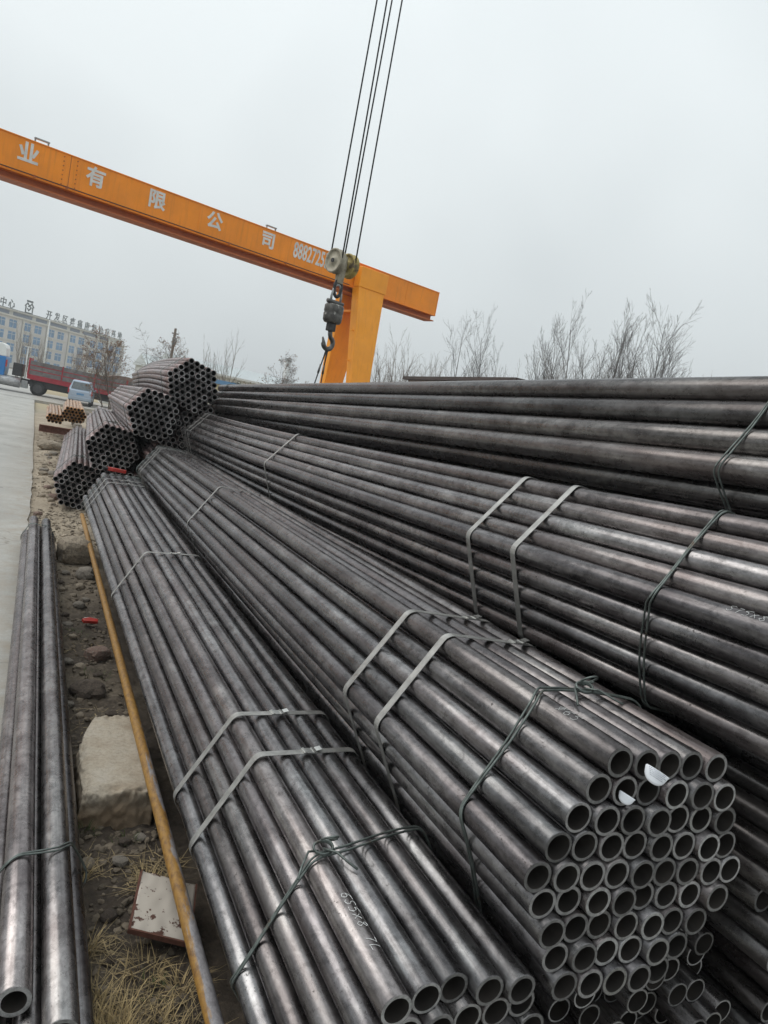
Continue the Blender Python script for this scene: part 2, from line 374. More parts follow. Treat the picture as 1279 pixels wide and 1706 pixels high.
# ------------------------------------------------------------------ pipe bundles
D = .07
def tube_mesh(name, L, R, r, seg, sag, mats, nl=8):
    V = []; Fc = []; fm = []; sm = []
    def off(t): return -sag*4*t*(1-t)
    a = [2*math.pi*k/seg for k in range(seg)]
    ch = R*.05
    rings = [(0, R-ch)] + [((ch if i == 0 else (L-ch if i == nl else L*i/nl)), R) for i in range(nl+1)] + [(L, R-ch)]
    def ring(y, rad):
        k = len(V); z0 = off(y/L)
        for q in a: V.append((rad*math.cos(q), y, z0+rad*math.sin(q)))
        return k
    def band(k0, k1, mi, flip, s):
        for i in range(seg):
            j = (i+1) % seg
            f = (k0+i, k0+j, k1+j, k1+i)
            Fc.append(f if flip else f[::-1]); fm.append(mi); sm.append(s)
    ks = [ring(*q) for q in rings]
    for u, v in zip(ks, ks[1:]): band(u, v, 0, True, True)
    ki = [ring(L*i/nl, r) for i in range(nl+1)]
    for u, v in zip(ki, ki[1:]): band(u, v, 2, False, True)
    e0, e1 = ring(0, R-ch), ring(0, r); band(e0, e1, 1, False, False)
    e0, e1 = ring(L, R-ch), ring(L, r); band(e0, e1, 1, True, False)
    return mesh(name, V, Fc, mats, fm, sm)
def hexlat(side):
    out = []
    for rr in range(1, 2*side):
        n = side-1+rr if rr <= side else 3*side-1-rr
        for i in range(n): out.append((i-(n-1)/2, (side-rr)*.866, rr, i))
    return out
def hull2(pts):
    pts = sorted(set((round(a, 6), round(b, 6)) for a, b in pts))
    def half(ps):
        h = []
        for p in ps:
            while len(h) >= 2 and (h[-1][0]-h[-2][0])*(p[1]-h[-2][1]) - (h[-1][1]-h[-2][1])*(p[0]-h[-2][0]) <= 0: h.pop()
            h.append(p)
        return h
    a, b = half(pts), half(pts[::-1]); return a[:-1]+b[:-1]
def loop_path(centres, R, step=.03):
    pts = [(x+R*math.cos(k*math.pi/14), z+R*math.sin(k*math.pi/14)) for x, z in centres for k in range(28)]
    h = hull2(pts); out = []
    for p, q in zip(h, h[1:]+h[:1]):
        L = math.dist(p, q); n = max(1, int(L/step))
        out += [(p[0]+(q[0]-p[0])*i/n, p[1]+(q[1]-p[1])*i/n) for i in range(n)]
    return out
def strap(parent, centres, R, y, zoff, width=.028, skew=0, seal=None):
    path = loop_path(centres, R+.0030); n = len(path); V = []; Fc = []
    cx = sum(p[0] for p in centres)/len(centres); cz = sum(p[1] for p in centres)/len(centres)
    xmax = max(abs(p[0]-cx) for p in path)
    for i, (x, z) in enumerate(path):
        dx, dz = x-cx, z-cz; l = math.hypot(dx, dz); ux, uz = dx/l, dz/l
        yy = y + skew*dx/xmax
        for o, e in ((0, -1), (0, 1), (.0018, 1), (.0018, -1)):
            V.append((x+ux*o, yy+e*width/2, z+uz*o+zoff))
    for i in range(n):
        j = (i+1) % n
        for k in range(4): Fc.append((i*4+k, i*4+(k+1) % 4, j*4+(k+1) % 4, j*4+k))
    s = ob('steel_strap', mesh('steel_strap', V, Fc, 'strap'), parent)
    if seal is not None:     # crimped seal on the top run, seal = x position
        top = max(z for x, z in path if abs(x-seal) < .035)
        b = MB(); h = .0035; lx = .045
        b.box((-lx/2, -width*.56, -.001), (lx/2, width*.56, h))
        for e in (-1, 1): b.box((e*lx*.33-.003, -width*.6, 0), (e*lx*.33+.003, width*.6, h+.0025))
        b.box((lx/2, -width*.42, 0), (lx/2+.018, width*.42, .002), Matrix.Rotation(-.25, 4, 'Y'))
        b.ob('seal', 'strap_seal', s, loc=(seal, y+skew*(seal-cx)/xmax, top+zoff+.001), rot=(0, 0, .05))
    return s
def wire(parent, centres, R, y, zoff, r=.0031, skew=0, knot=None, rs=0, double=True):
    path = loop_path(centres, R+r*1.1+.001, .025); n = len(path); rd = random.Random(rs); b = MB()
    cx = sum(p[0] for p in centres)/len(centres); cz = sum(p[1] for p in centres)/len(centres)
    xm = max(abs(p[0]-cx) for p in path); ph = rd.random()*6
    for k in ((0, 1) if double else (0,)):
        P = []
        for i, (x, z) in enumerate(path+path[:1]):
            a = i/n*2*math.pi
            dx, dz = x-cx, z-cz; l = math.hypot(dx, dz)
            loose = .008*max(0, math.sin(2*a+ph))
            yy = y + skew*dx/xm + .022*math.sin(a*2+ph) + .008*math.sin(a*5+ph*2) + (k-.5)*(.011+.007*math.sin(a*3+ph+k))
            P.append((x+dx/l*loose, yy, z+dz/l*loose+zoff))
        b.tube(P, r, 6, False)
    o = b.ob('wire_tie', 'tie_wire', parent, True)
    if knot is not None:
        i = min(range(n), key=lambda i: abs(path[i][0]-knot) - path[i][1]*2)
        x, z = path[i]; a = i/n*2*math.pi; b = MB()
        y0 = y + skew*(x-cx)/xm + .022*math.sin(a*2+ph) + .008*math.sin(a*5+ph*2)
        for (cxk, cyk, rx, ry, tilt, turns, lift) in ((0, 0, .020, .014, .5, 2.2, .012), (.016, .012, .016, .022, -.7, 1.3, .022)):
            P = []
            for q in range(34):
                t = q/33*turns*2*math.pi
                P.append((cxk+rx*math.cos(t), cyk+ry*math.sin(t)*math.cos(tilt), lift+ry*math.sin(t)*math.sin(tilt)+.004*q/33))
            b.tube(P, r*.75, 6)
        b.tube([(0, 0, .012), (.02, -.02, .016), (.038, -.045, .008), (.05, -.06, .004)], r*.75, 6)
        b.tube([(-.01, 0, .008), (-.035, -.012, .016), (-.06, -.05, .014), (-.075, -.075, .006)], r*.75, 6)
        b.ob('knot', 'tie_wire', o, True, loc=(x, y0, z+zoff), scale=1.25)
    return o

def bundle(label, x, z, y0, y1, th=0, yaw=0, pit=0, d=D, side=5, sag=0.0, mat='steel', wall=.122, seg=32, jit=.25,
           straps=(), wires=(), seed=1, lat=None, gap=1.012, group='steel pipe bundles in the yard', ends_jit_lo=0, fade_mesh=None):
    """x, z in metres relative to the eye at y = 0; y0..y1 the near and far end of the pipes"""
    rd = random.Random(seed)
    root = thing('pipe_bundle', label, 'pipe bundle', (x+yaw*y0, y0, z+pit*y0+EYE), (math.atan(pit), 0, -math.atan(yaw)), group)
    L = y1-y0
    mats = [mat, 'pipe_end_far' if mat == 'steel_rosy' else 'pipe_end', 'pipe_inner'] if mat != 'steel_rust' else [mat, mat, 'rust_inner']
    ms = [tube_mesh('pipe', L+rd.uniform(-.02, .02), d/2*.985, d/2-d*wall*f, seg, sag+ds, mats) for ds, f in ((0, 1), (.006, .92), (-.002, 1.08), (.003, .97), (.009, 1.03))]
    sp = gap*d; c, s = math.cos(th), math.sin(th); pipes = {}; cen = []
    for lx, lz, rr, i in (lat or hexlat(side)):
        px, pz = (c*lx-s*lz)*sp, (s*lx+c*lz)*sp
        cen.append((px, pz))
        jy = rd.gauss(0, jit*d)
        if rr > side: jy += rd.gauss(0, ends_jit_lo*d)
        if ends_jit_lo: jy = max(-.13*d, min(.16*d, jy))
        o = ob('pipe', rd.choice(ms), root, (px+rd.gauss(0, .008*d), jy, pz+rd.gauss(0, .008*d)),
               (rd.gauss(0, .0005), rd.random()*6.28 if sag == 0 else 0, rd.gauss(0, .0005)))
        pipes[(rr, i)] = o
    def zo(y):
        t = (y-y0)/L; return -sag*4*t*(1-t)
    for k, a in enumerate(straps):
        y, skew, seal = a; strap(root, cen, d/2, y-y0, zo(y), skew=skew, seal=seal)
    for k, a in enumerate(wires):
        y, skew, kn = a[:3]; wire(root, cen, d/2, y-y0, zo(y), skew=skew, knot=kn, rs=seed*10+k)
    return root, pipes

d = D
# the near pile
b1, p1 = bundle('pipe bundle lying lowest beside the yellow pipe, with a wire knot and sealed straps', 13.0*d, -19.02*d, 16.0*d, 112*d, .012, -.011, .017, sag=.01, seed=11,
    straps=((33.6*d, .01, -.02), (29.6*d, .015, .0), (66*d, .02, .0), (103*d, 0, -.02), (106*d, 0, .0)),
    wires=((22.5*d, .03, -.145), (109*d, .02, None)), jit=.12)
b2, p2 = bundle('pipe bundle on the second layer whose hexagon of open ends holds paper tags', 18.45*d, -11.76*d, 15.8*d, 119*d, -.059, .006, -.009, sag=.006, seed=22,
    straps=((30*d, .01, .09), (26.4*d, .01, .11), (72.5*d, .01, None), (113*d, 0, None), (115*d, 0, None)),
    wires=((19.8*d, .02, .02), (117*d, .02, None)), jit=.07, ends_jit_lo=.10)
b3, p3 = bundle('pipe bundle under the topmost one, double strapped, with chalk writing on its corner pipe', 25.89*d, -4.45*d, 15.1*d, 125*d, -.18, 0, -.0205, sag=.03, seed=33,
    straps=((74.5*d, 0, None), (34*d, 0, None), (29.8*d, 0, None), (119*d, 0, None), (121.5*d, 0, None)),
    wires=((21.2*d, .02, None),), jit=.2)
K4 = 1.38*d
b4, p4 = bundle('topmost bundle of thicker dark pipes, tied only with wire', 23.08*K4, 1.95*K4-.035, 12*K4, 101.5*K4, .092, .003, -.027, d=K4, side=4, sag=0.0, mat='steel_dark', seed=44, seg=36,
    wires=((17.0*K4, -.02, None), (97*K4, .02, -.1)), jit=.25)
b5, p5 = bundle('dark pipe bundle squeezed below the double strapped one, beside the tagged ends', 28.7*d, -12.6*d, 15.6*d, 115*d, -.25, 0, -.015, mat='steel_dark', seed=55, jit=.35)
b6, p6 = bundle('pipe bundle at the bottom of the pile under the tagged ends', 22.7*d, -20.1*d, 18.2*d, 112*d, -.05, .004, .005, mat='steel_dark', wall=.095, seed=66, jit=.6)
b7, p7 = bundle('dark pipe bundle at the bottom right foot of the pile', 32.2*d, -20.1*d, 17*d, 112*d, .05, 0, .0, mat='steel_dark', seed=77, jit=.4)
b8, p8 = bundle('pipe bundle deep in the pile just beneath the topmost thicker pipes', 35.6*d, -5.6*d, 20*d, 118*d, .1, 0, -.03, mat='steel_dark', seed=88, jit=.4)
for k in ((7, 0), (8, 0), (9, 0), (9, 1)): p3[k].location.y += .55*d
# the pile behind it
FAR = dict(mat='steel_rosy', seg=24, wall=.115)
bundle('rosy pipe bundle lowest in the stepped pile behind, resting on the bare soil', 0.1769, -1.3552, 9.93, 16.9, -.17, 0.042, -0.003, seed=101, wires=((10.6, .02, .0), (14.8, 0, None)), straps=((12.5, 0, None),), jit=.3, **FAR)
bundle('rosy pipe bundle second from the ground in the stepped pile behind', 0.3798, -0.7488, 9.62, 16.6, -.15, 0.052, -0.01, seed=102, wires=((10.3, .02, .0), (14.6, 0, None)), straps=((12.3, 0, None),), jit=.3, **FAR)
bundle('rosy pipe bundle third from the ground in the stepped pile behind', 0.7962, -0.2444, 9.06, 16.0, -.14, 0.047, -0.01, seed=103, wires=((9.7, .02, None), (14.2, 0, None)), straps=((11.2, 0, None), (11.5, 0, None)), jit=.3, **FAR)
bundle('rosy pipe bundle crowning the stepped pile behind, pipes bowed', 1.1914, 0.1213, 9.08, 16.0, -.31, 0.045, -0.004, seed=104, sag=-.05, wires=((9.8, .02, None), (14.2, 0, None)), jit=.2, **FAR)
bundle('pipe bundle wedged in the shadow below the crowning rosy bundle', 1.55, -.84, 9.25, 16.2, -.1, 0, 0, seed=105, jit=.3, **FAR)

bundle('pipe bundle in deep shade at the right below the crowning rosy bundle', 1.50, -.40, 9.2, 16.2, -.1, 0.03, 0, seed=106, jit=.3, **FAR)
bundle('pipe bundle on the soil half hidden past the far ends of the lowest bundles', 1.24-.04*9.6, -1.385, 9.6, 16.4, -.1, .04, 0, seed=107, jit=.3, **FAR)
# loose bundle on the road edge: seven thicker pipes
lat7 = [(-.5, .866, 1, 0), (.5, .866, 1, 1), (-1, 0, 2, 0), (0, 0, 2, 1), (1, 0, 2, 2), (-.5, -.866, 3, 0), (.5, -.866, 3, 1)]
DL = .1
bL, pL = bundle('small bundle of seven thick pipes lying on the road edge', 1.80*DL, -15.63*DL, 17.2*DL, 79.7*DL, -.017, -.002, -.002, d=.084, gap=.1/.084, side=2, lat=lat7, seed=201, seg=44,
    wall=.15, wires=((23*DL, .03, None), (75*DL, .02, None)), jit=.2)
pL[(1, 0)].location.y = .03; pL[(1, 1)].location.y = -.09; pL[(2, 2)].location.y = -.25; pL[(2, 0)].location.y = -.3

# rusty pipes in the distance, on red channel beams
lt = [(i-(5-r)*.5 if r > 3 else i-2.0-r*.0, 0, 1, 0) for r in range(1) for i in range(1)]
def tri_lat(ns):
    out = []
    for r, n in enumerate(ns):
        for i in range(n): out.append((i-(n-1)/2, -r*.866, r+1, i))
    return out
bundle('larger heap of rusty yellow pipes on a red channel beam', 0.222, -.86, 18.6, 23.5, 0, .03, 0, d=.076, side=9, lat=tri_lat((5, 6, 7, 6, 5)), mat='steel_rust', seg=16, seed=301, jit=.5, group='rusty pipes by the road')
bundle('smaller heap of rusty yellow pipes lying nearest the road', 0.213, -1.08, 18.7, 23.5, 0, .01, 0, d=.076, side=9, lat=tri_lat((4, 5, 4)), mat='steel_rust', seg=16, seed=302, jit=.5, group='rusty pipes by the road')
cb = thing('channel_beam', 'rust red channel beam lying under the rusty yellow pipes', 'steel beam', (.1, 18.4, EYE-1.45))
MB().box((0, 0, 0), (.95, .02, .15)).ob('web', 'rust_edge', cb)
for zz in (0, .136): MB().box((0, -.08, zz), (.95, -.001, zz+.014)).ob('flange', 'rust_edge', cb)

# ------------------------------------------------------------------ chalk on pipes
GL = {'6': [[(.8, .95), (.35, .8), (.1, .4), (.2, .05), (.6, 0), (.8, .25), (.6, .5), (.15, .4)]],
      '5': [[(.85, 1), (.3, .95), (.2, .55), (.6, .6), (.85, .3), (.6, .02), (.1, .05)]],
      'S': [[(.85, .85), (.5, 1), (.2, .8), (.35, .55), (.7, .4), (.7, .1), (.3, 0), (.1, .15)]],
      'x': [[(.15, .65), (.8, .1)], [(.8, .7), (.1, .05)]],
      '8': [[(.5, .52), (.2, .75), (.5, 1), (.8, .75), (.5, .52), (.15, .22), (.5, 0), (.85, .22), (.5, .52)]],
      '7': [[(.1, .95), (.85, .9), (.4, 0)]], 'L': [[(.3, 1), (.25, .05), (.95, .1)]], ' ': [],
      'o': [[(.5, .9), (.15, .5), (.5, .05), (.85, .5), (.5, .9)], [(.1, 0), (.95, 1)]]}
def chalk(pipe, text, y0, ang, R, h=.03, w=.024, wid=.0016, rev=False, sag=0):
    """handwriting laid round the pipe: y0 start along the pipe, ang angle of the baseline centre"""
    rd = random.Random(5); sgn = -1 if rev else 1
    for k, ch in enumerate(text):
        for st in GL[ch]:
            pts = []
            for (p, q), (p2, q2) in zip(st, st[1:]):
                for i in range(4): pts.append((p+(p2-p)*i/4, q+(q2-q)*i/4))
            pts.append(st[-1])
            P = []
            for (p, q) in pts:
                yy = y0 + sgn*(k*w*1.15 + p*w) + rd.gauss(0, .0004)
                a = ang + sgn*(q-.5)*h/R + rd.gauss(0, .012)
                P.append(((R+.0002)*math.cos(a), yy, (R+.0002)*math.sin(a)))
            MB().tube(P, [wid*rd.uniform(.3, .8) for _ in P], 4).ob('chalk_stroke', 'chalk', pipe)
chalk(p1[(1, 0)], '6S5x8 7L', .30, math.radians(78), D/2*.985, .027, .020, .0010, rev=True)
chalk(p3[(5, 0)], 'S75x8 7L', .20, math.radians(115), D/2*.985, .026, .019, .0007, rev=True)
chalk(p2[(1, 0)], 'o65', .21, math.radians(100), D/2*.985, .026, .022, .0006, rev=True)

# paper tags in two pipe mouths
def paper(pipe_obj, root, label, wd, off, rot, printed):
    """half-round slip: straight edge up, gently curled"""
    n, m = 14, 6; V = []
    for i in range(n+1):
        u = i/n*2-1
        for j in range(m+1):
            v = j/m; dep = wd*.56*math.sqrt(max(.004, 1-abs(u)**2.4))
            V.append((u*wd/2, .10*wd*u*u+.25*wd*v*v*.4, -v*dep))
    Fc = [(i*(m+1)+j, (i+1)*(m+1)+j, (i+1)*(m+1)+j+1, i*(m+1)+j+1) for i in range(n) for j in range(m)]
    wp = root.matrix_basis @ Vector(pipe_obj.location)
    o = tag(ob('paper_tag', mesh('paper_tag', V, Fc, 'paper', None, True), None, wp + Vector(off), rot), label, 'paper tag', 'paper tags in the pipe mouths')
    sm = o.modifiers.new('thick', 'SOLIDIFY'); sm.thickness = .0005
    if printed:
        rd = random.Random(3)
        for r in range(5):
            x = -wd*.40+.002*r; v = .10+.13*r; b = MB()
            while x < wd*(.36-.03*r):
                l = rd.uniform(.0015, .006); u = x/(wd/2); yy = .10*wd*u*u+.1*wd*(v*.9)**2
                b.box((x, yy-.0012, -v*wd*.5), (x+l, yy-.0007, -v*wd*.5+.0011)); x += l+.0012
            b.ob('print_line', 'ink', o)['kind'] = 'stuff'
    return o
paper(p2[(1, 1)], b2, 'white printed slip curling out of a pipe mouth in the top row', .052, (-.002, -.036, .004), (-.45, .35, -.65), True)
paper(p2[(2, 1)], b2, 'small blank white slip tucked inside a pipe mouth in the second row', .036, (.001, -.010, -.004), (-.35, .35, -.6), False)

# yellow pipe
yp = tag(ob('yellow_pipe', tube_mesh('yellow_pipe', 7.5, .0225, .018, 24, .0, ['yellow_paint', 'yellow_paint', 'rust_inner']), None, (.597, 1.35, EYE-1.545)),
         'thin scuffed yellow pipe lying along the foot of the pile on a concrete block', 'pipe')

# red clamp on the far end of the lowest bundle
rc = thing('red_clamp', 'small red clamp left on the far end of the lowest pipe bundle', 'clamp', (.74, 7.62, EYE-.875), (0, .08, .25)); rc.scale = (.75,)*3
MB().prism([(-.11, 0, 0), (-.02, -.028, 0), (.15, -.02, 0), (.15, .03, 0), (-.05, .035, 0)], (0, 0, .045)).ob('body', 'red_paint', rc, bevel=.006)
MB().cyl((-.15, 0, .022), (-.09, 0, .022), .016, .02, 12).ob('jaw', 'black_iron', rc)

# ------------------------------------------------------------------ block, rocks, plate, litter
def rock(name, label, loc, size, mat, seed, rot=0, cat='rock', group=None, boxy=.0, sub=3):
    import bmesh
    bm = bmesh.new(); bmesh.ops.create_icosphere(bm, subdivisions=sub, radius=1)
    rd = random.Random(seed); o3 = Vector((rd.random()*50, rd.random()*50, rd.random()*50))
    for v in bm.verts:
        p = v.co.normalized()
        if boxy:
            mxv = max(abs(p.x), abs(p.y), abs(p.z)); q = p/mxv; p = p.lerp(q*.8, boxy)
        n = noise.noise(p*1.1+o3)*.34 + noise.noise(p*3.1+o3)*.13 + noise.noise(p*8+o3)*.05
        v.co = p*(1+n*(1-boxy*.75))
        if v.co.z < -.55: v.co.z = -.55 + (v.co.z+.55)*.2
    me = bpy.data.meshes.new(name); bm.to_mesh(me); bm.free(); me.materials.append(MAT[mat])
    o = ob(name, me, None, loc, (0, 0, rot), size); return tag(o, label, cat, group)

def concrete_block():
    # worn slab: dense box whose edges are eaten away
    nx, ny, nz = 48, 80, 20; V = {}; L = []; Fc = []
    X0, X1, Y0, Y1, H = .335, .615, 2.86, 3.62, .195
    def vid(i, j, k):
        if (i, j, k) not in V:
            u, v, t = i/nx, j/ny, k/nz
            x = X0+(X1-X0)*u; y = Y0+(Y1-Y0)*v; z = -.05+H*t
            p = Vector((x, y, z))
            cut = max(0, (v-.55)*1.0-u*1.2)             # broken back-left corner
            x += cut*.22
            e = max(0, 1-min(u*6, (1-v)*9, v*11)) * (t**2)
            lump = noise.noise(p*11)*.6 + noise.noise(p*30)*.45 + noise.noise(p*70)*.25
            z -= e*(.016+.035*lump) ; x += (1-min(1, u*7))*(.018*lump+.012*t); y += (1-min(1, v*9))*(.025*lump+.03*t)
            z += noise.noise(p*14)*.003 + noise.noise(p*50)*.0012
            V[(i, j, k)] = len(L); L.append((x, y, z))
        return V[(i, j, k)]
    for i in range(nx):
        for j in range(ny): Fc.append((vid(i, j, nz), vid(i+1, j, nz), vid(i+1, j+1, nz), vid(i, j+1, nz)))
    for k in range(nz):
        for i in range(nx):
            Fc.append((vid(i, 0, k), vid(i+1, 0, k), vid(i+1, 0, k+1), vid(i, 0, k+1)))
            Fc.append((vid(i+1, ny, k), vid(i, ny, k), vid(i, ny, k+1), vid(i+1, ny, k+1)))
        for j in range(ny):
            Fc.append((vid(0, j+1, k), vid(0, j, k), vid(0, j, k+1), vid(0, j+1, k+1)))
            Fc.append((vid(nx, j, k), vid(nx, j+1, k), vid(nx, j+1, k+1), vid(nx, j, k+1)))
    me = mesh('concrete_block', L, Fc, 'concrete_block', None, True)
    return tag(ob('concrete_block', me), 'large pale concrete block with broken edges, under the yellow pipe', 'concrete block')
concrete_block()
rock('stone', 'big tan stone block beside the far half of the yellow pipe', (.47, 7.35, .085), (.16, .17, .15), 'rock_tan', 3, .2, boxy=.55)
rock('stone', 'small grey-brown stone leaning at the yellow pipe, next to the big tan block', (.56, 6.75, .03), (.075, .10, .075), 'rock_grey', 4, .5, boxy=.3)
rock('brick', 'broken reddish brick lying on the dark soil by the yellow pipe', (.535, 4.85, .0), (.085, .07, .05), 'brick_red', 5, .6, 'brick', boxy=.5)
rock('clod', 'dark brown clod of earth behind the concrete block', (.45, 4.25, -.005), (.10, .09, .06), 'rock_brown', 6, .3, 'clod')
rock('stone', 'long pale stone lying in front of the red channel beam', (.37, 17.2, .08), (.25, .2, .14), 'rock_tan', 8, 0, boxy=.2)
rd = random.Random(31)
for i in range(16):
    y = rd.uniform(9.5, 16.5); x = rd.uniform(.14, .34) + (y-9)*.01
    s = rd.uniform(.03, .085)
    rock('stone', 'small pale stone strewn on the bare soil along the road edge', (x, y, verge_z(x, y)+s*.3), (s*1.2, s, s*.7), rd.choice(['rock_tan', 'rock_grey', 'brick_red']), 40+i, rd.random()*6, 'rock', 'small stones along the road edge', .3, 2)
for i, (x, y, s) in enumerate([(.40, 6.85, .035), (.36, 6.6, .028), (.44, 6.2, .03), (.53, 6.1, .028), (.37, 5.7, .03), (.40, 5.15, .025), (.345, 4.1, .028), (.42, 2.36, .028), (.40, 3.95, .022), (.56, 2.75, .02), (.50, 2.72, .022), (.36, 6.35, .03), (.47, 5.9, .04), (.55, 5.6, .03), (.43, 4.65, .035), (.36, 4.7, .03), (.52, 4.5, .025), (.50, 6.45, .045), (.38, 5.45, .035), (.55, 3.95, .03), (.36, 2.62, .03), (.47, 2.6, .026), (.41, 2.15, .022)]):
    rock('stone', 'small grey stone on the dark soil between road pipes and yellow pipe', (x, y, verge_z(x, y)+s*.25), (s*1.2, s, s*.7), ['rock_grey', 'rock_brown', 'rock_tan'][i % 3], 70+i, i, 'rock', 'small stones by the yellow pipe', .3, 2)
rs_ = thing('red_scrap', 'crumpled red plastic scrap with white edge on the soil', 'litter', (.52, 5.43, .02), (.1, .1, .2))
MB().prism([(-.05, -.02, 0), (.045, -.025, .005), (.055, .01, .01), (.0, .03, .012), (-.055, .02, .0)], (0, 0, .022)).ob('wrapper', 'red_paint', rs_, bevel=.005)
MB().prism([(-.045, .02, .02), (.0, .028, .03), (.04, .015, .03), (.02, .05, .02), (-.03, .045, .015)], (0, 0, .004)).ob('edge', 'sign_white', rs_)

# plate with peeling paint, tilted on the soil
pl = thing('metal_plate', 'tilted square plate with peeling white paint and rusty edges', 'metal plate', (.575, 2.27, .075), (math.radians(8), math.radians(13), math.radians(-12)))
n = 24; V = []; Fc = []
for j in range(n+1):
    for i in range(n+1):
        u, v = i/n-.5, j/n-.5
        ex = 1 + .03*noise.noise(Vector((u*9, v*9, 2)))
        V.append((u*.19*ex, v*.25*ex, .006*math.cos(v*3)+.003*noise.noise(Vector((u*6, v*6, 0)))))
Fc = [(j*(n+1)+i, j*(n+1)+i+1, (j+1)*(n+1)+i+1, (j+1)*(n+1)+i) for j in range(n) for i in range(n)]
sh = ob('sheet', mesh('sheet', V, Fc, 'peeling_paint', None, True), pl)
sm = sh.modifiers.new('t', 'SOLIDIFY'); sm.thickness = .004
for (a, b) in (((-.097, -.128, -.012), (.097, -.122, .006)), ((-.099, -.126, -.012), (-.094, .125, .006)), ((.094, -.126, -.012), (.099, .125, .006))):
    MB().box(a, b).ob('rim', 'rust_edge', pl)

# gravel (uncountable)
def gravel(name, n, area, smin, smax, mat, seed):
    rd = random.Random(seed); b = MB(); t = (1+5**.5)/2
    ico = [Vector(v).normalized() for v in ((-1, t, 0), (1, t, 0), (-1, -t, 0), (1, -t, 0), (0, -1, t), (0, 1, t), (0, -1, -t), (0, 1, -t), (t, 0, -1), (t, 0, 1), (-t, 0, -1), (-t, 0, 1))]
    fc = [(0, 11, 5), (0, 5, 1), (0, 1, 7), (0, 7, 10), (0, 10, 11), (1, 5, 9), (5, 11, 4), (11, 10, 2), (10, 7, 6), (7, 1, 8), (3, 9, 4), (3, 4, 2), (3, 2, 6), (3, 6, 8), (3, 8, 9), (4, 9, 5), (2, 4, 11), (6, 2, 10), (8, 6, 7), (9, 8, 1)]
    for _ in range(n):
        x = rd.uniform(*area[0]); y = area[1][0]+(area[1][1]-area[1][0])*rd.random()**1.6
        s = smin+(smax-smin)*rd.random()**4; sx, sy, sz = s*rd.uniform(.7, 1.4), s*rd.uniform(.7, 1.4), s*rd.uniform(.4, .9)
        z = verge_z(x, y)+sz*.2; a = rd.random()*6.28; ca, sa = math.cos(a), math.sin(a)
        V = []
        for v in ico:
            k = rd.uniform(.75, 1.2); vx, vy = v.x*sx*k, v.y*sy*k
            V.append((x+ca*vx-sa*vy, y+sa*vx+ca*vy, z+v.z*sz*k))
        b.add(V, fc)
    return tag(b.ob(name, mat), 'loose crumbs of soil and gravel strewn over the verge', 'gravel', kind='stuff')
gravel('gravel', 6500, ((.12, .66), (1.4, 10)), .0015, .019, 'gravel_mix', 5)
gravel('rubble', 1300, ((.10, .75), (8, 22)), .008, .045, 'rock_tan', 6)

def blades(name, spots, mat, label, cat, seed):
    rd = random.Random(seed); V = []; Fc = []
    for (x, y, n, spread, l0, l1, lean) in spots:
        for _ in range(n):
            a = rd.random()*6.28; rr = spread*math.sqrt(rd.random()); px, py = x+rr*math.cos(a), y+rr*math.sin(a)
            if lean > 5: az = rd.random()*6.28; tilt0 = 1.45
            else: az = math.atan2(py-y, px-x)+rd.gauss(0, .7); tilt0 = rd.uniform(.1, .7)*lean
            l = rd.uniform(l0, l1); wd = rd.choice((.0006, .0009, .0012, .0018, .0026))
            dirh = Vector((math.cos(az), math.sin(az), 0)); sd_ = Vector((-dirh.y, dirh.x, 0))
            p = Vector((px, py, verge_z(px, py)+(.004 if lean <= 5 else rd.uniform(.004, .018)))); k = len(V); seg = 4
            for i in range(seg+1):
                t = i/seg; ww = wd*(1-t*.85)
                V += [tuple(p-sd_*ww), tuple(p+sd_*ww)]
                ti = tilt0 + (rd.uniform(.5, 1.1)*t if lean <= 5 else rd.uniform(-.1, .15))
                p = p + (dirh*math.sin(ti)+Vector((0, 0, max(math.cos(ti), -.3))))*l/seg
                if lean > 5: dirh = (dirh+sd_*rd.gauss(0, .08)).normalized()
                p.z = max(p.z, verge_z(p.x, p.y)+.003)
            Fc += [(k+2*i, k+2*i+1, k+2*i+3, k+2*i+2) for i in range(seg)]
    return tag(ob(name, mesh(name, V, Fc, mat)), label, cat, kind='stuff')
blades('dry_grass', [(.37, 1.86, 190, .07, .06, .16, 1.3), (.42, 1.77, 170, .09, .06, .15, 1.4), (.34, 1.98, 70, .04, .05, .13, 1.2), (.55, 1.84, 90, .08, .05, .13, 1.8), (.47, 1.92, 60, .07, .04, .12, 1.9), (.5, 2.1, 60, .06, .04, .1, 1.6), (.60, 2.02, 60, .05, .05, .11, 1.6), (.57, 2.50, 70, .05, .04, .1, 1.7), (.335, 2.55, 50, .03, .04, .09, 1.5), (.34, 2.2, 50, .03, .04, .1, 1.5)], 'straw',
       'tufts of dry straw-coloured grass at the foot of the pipes', 'grass', 3)
blades('straw_litter', [(.47, 1.95, 190, .2, .04, .16, 9), (.56, 2.5, 90, .08, .03, .13, 9), (.38, 2.6, 50, .08, .03, .12, 9), (.40, 2.2, 60, .06, .04, .14, 9), (.45, 3.9, 60, .15, .03, .10, 9), (.45, 5, 80, .2, .03, .1, 9), (.62, 2.6, 70, .08, .04, .12, 9)], 'straw_dark',
       'dead stalks strewn flat over the soil', 'straw', 4)
blades('weeds', [(.37, 2.84, 80, .05, .02, .05, 1.5), (.5, 2.72, 30, .05, .015, .04, 1.5), (.52, 2.02, 40, .05, .02, .05, 1.5), (.5, 4.5, 60, .1, .02, .04, 1.5), (.42, 5.2, 60, .1, .02, .04, 1.5)], 'weed',
       'small dark green weeds between the stones', 'weeds', 5)

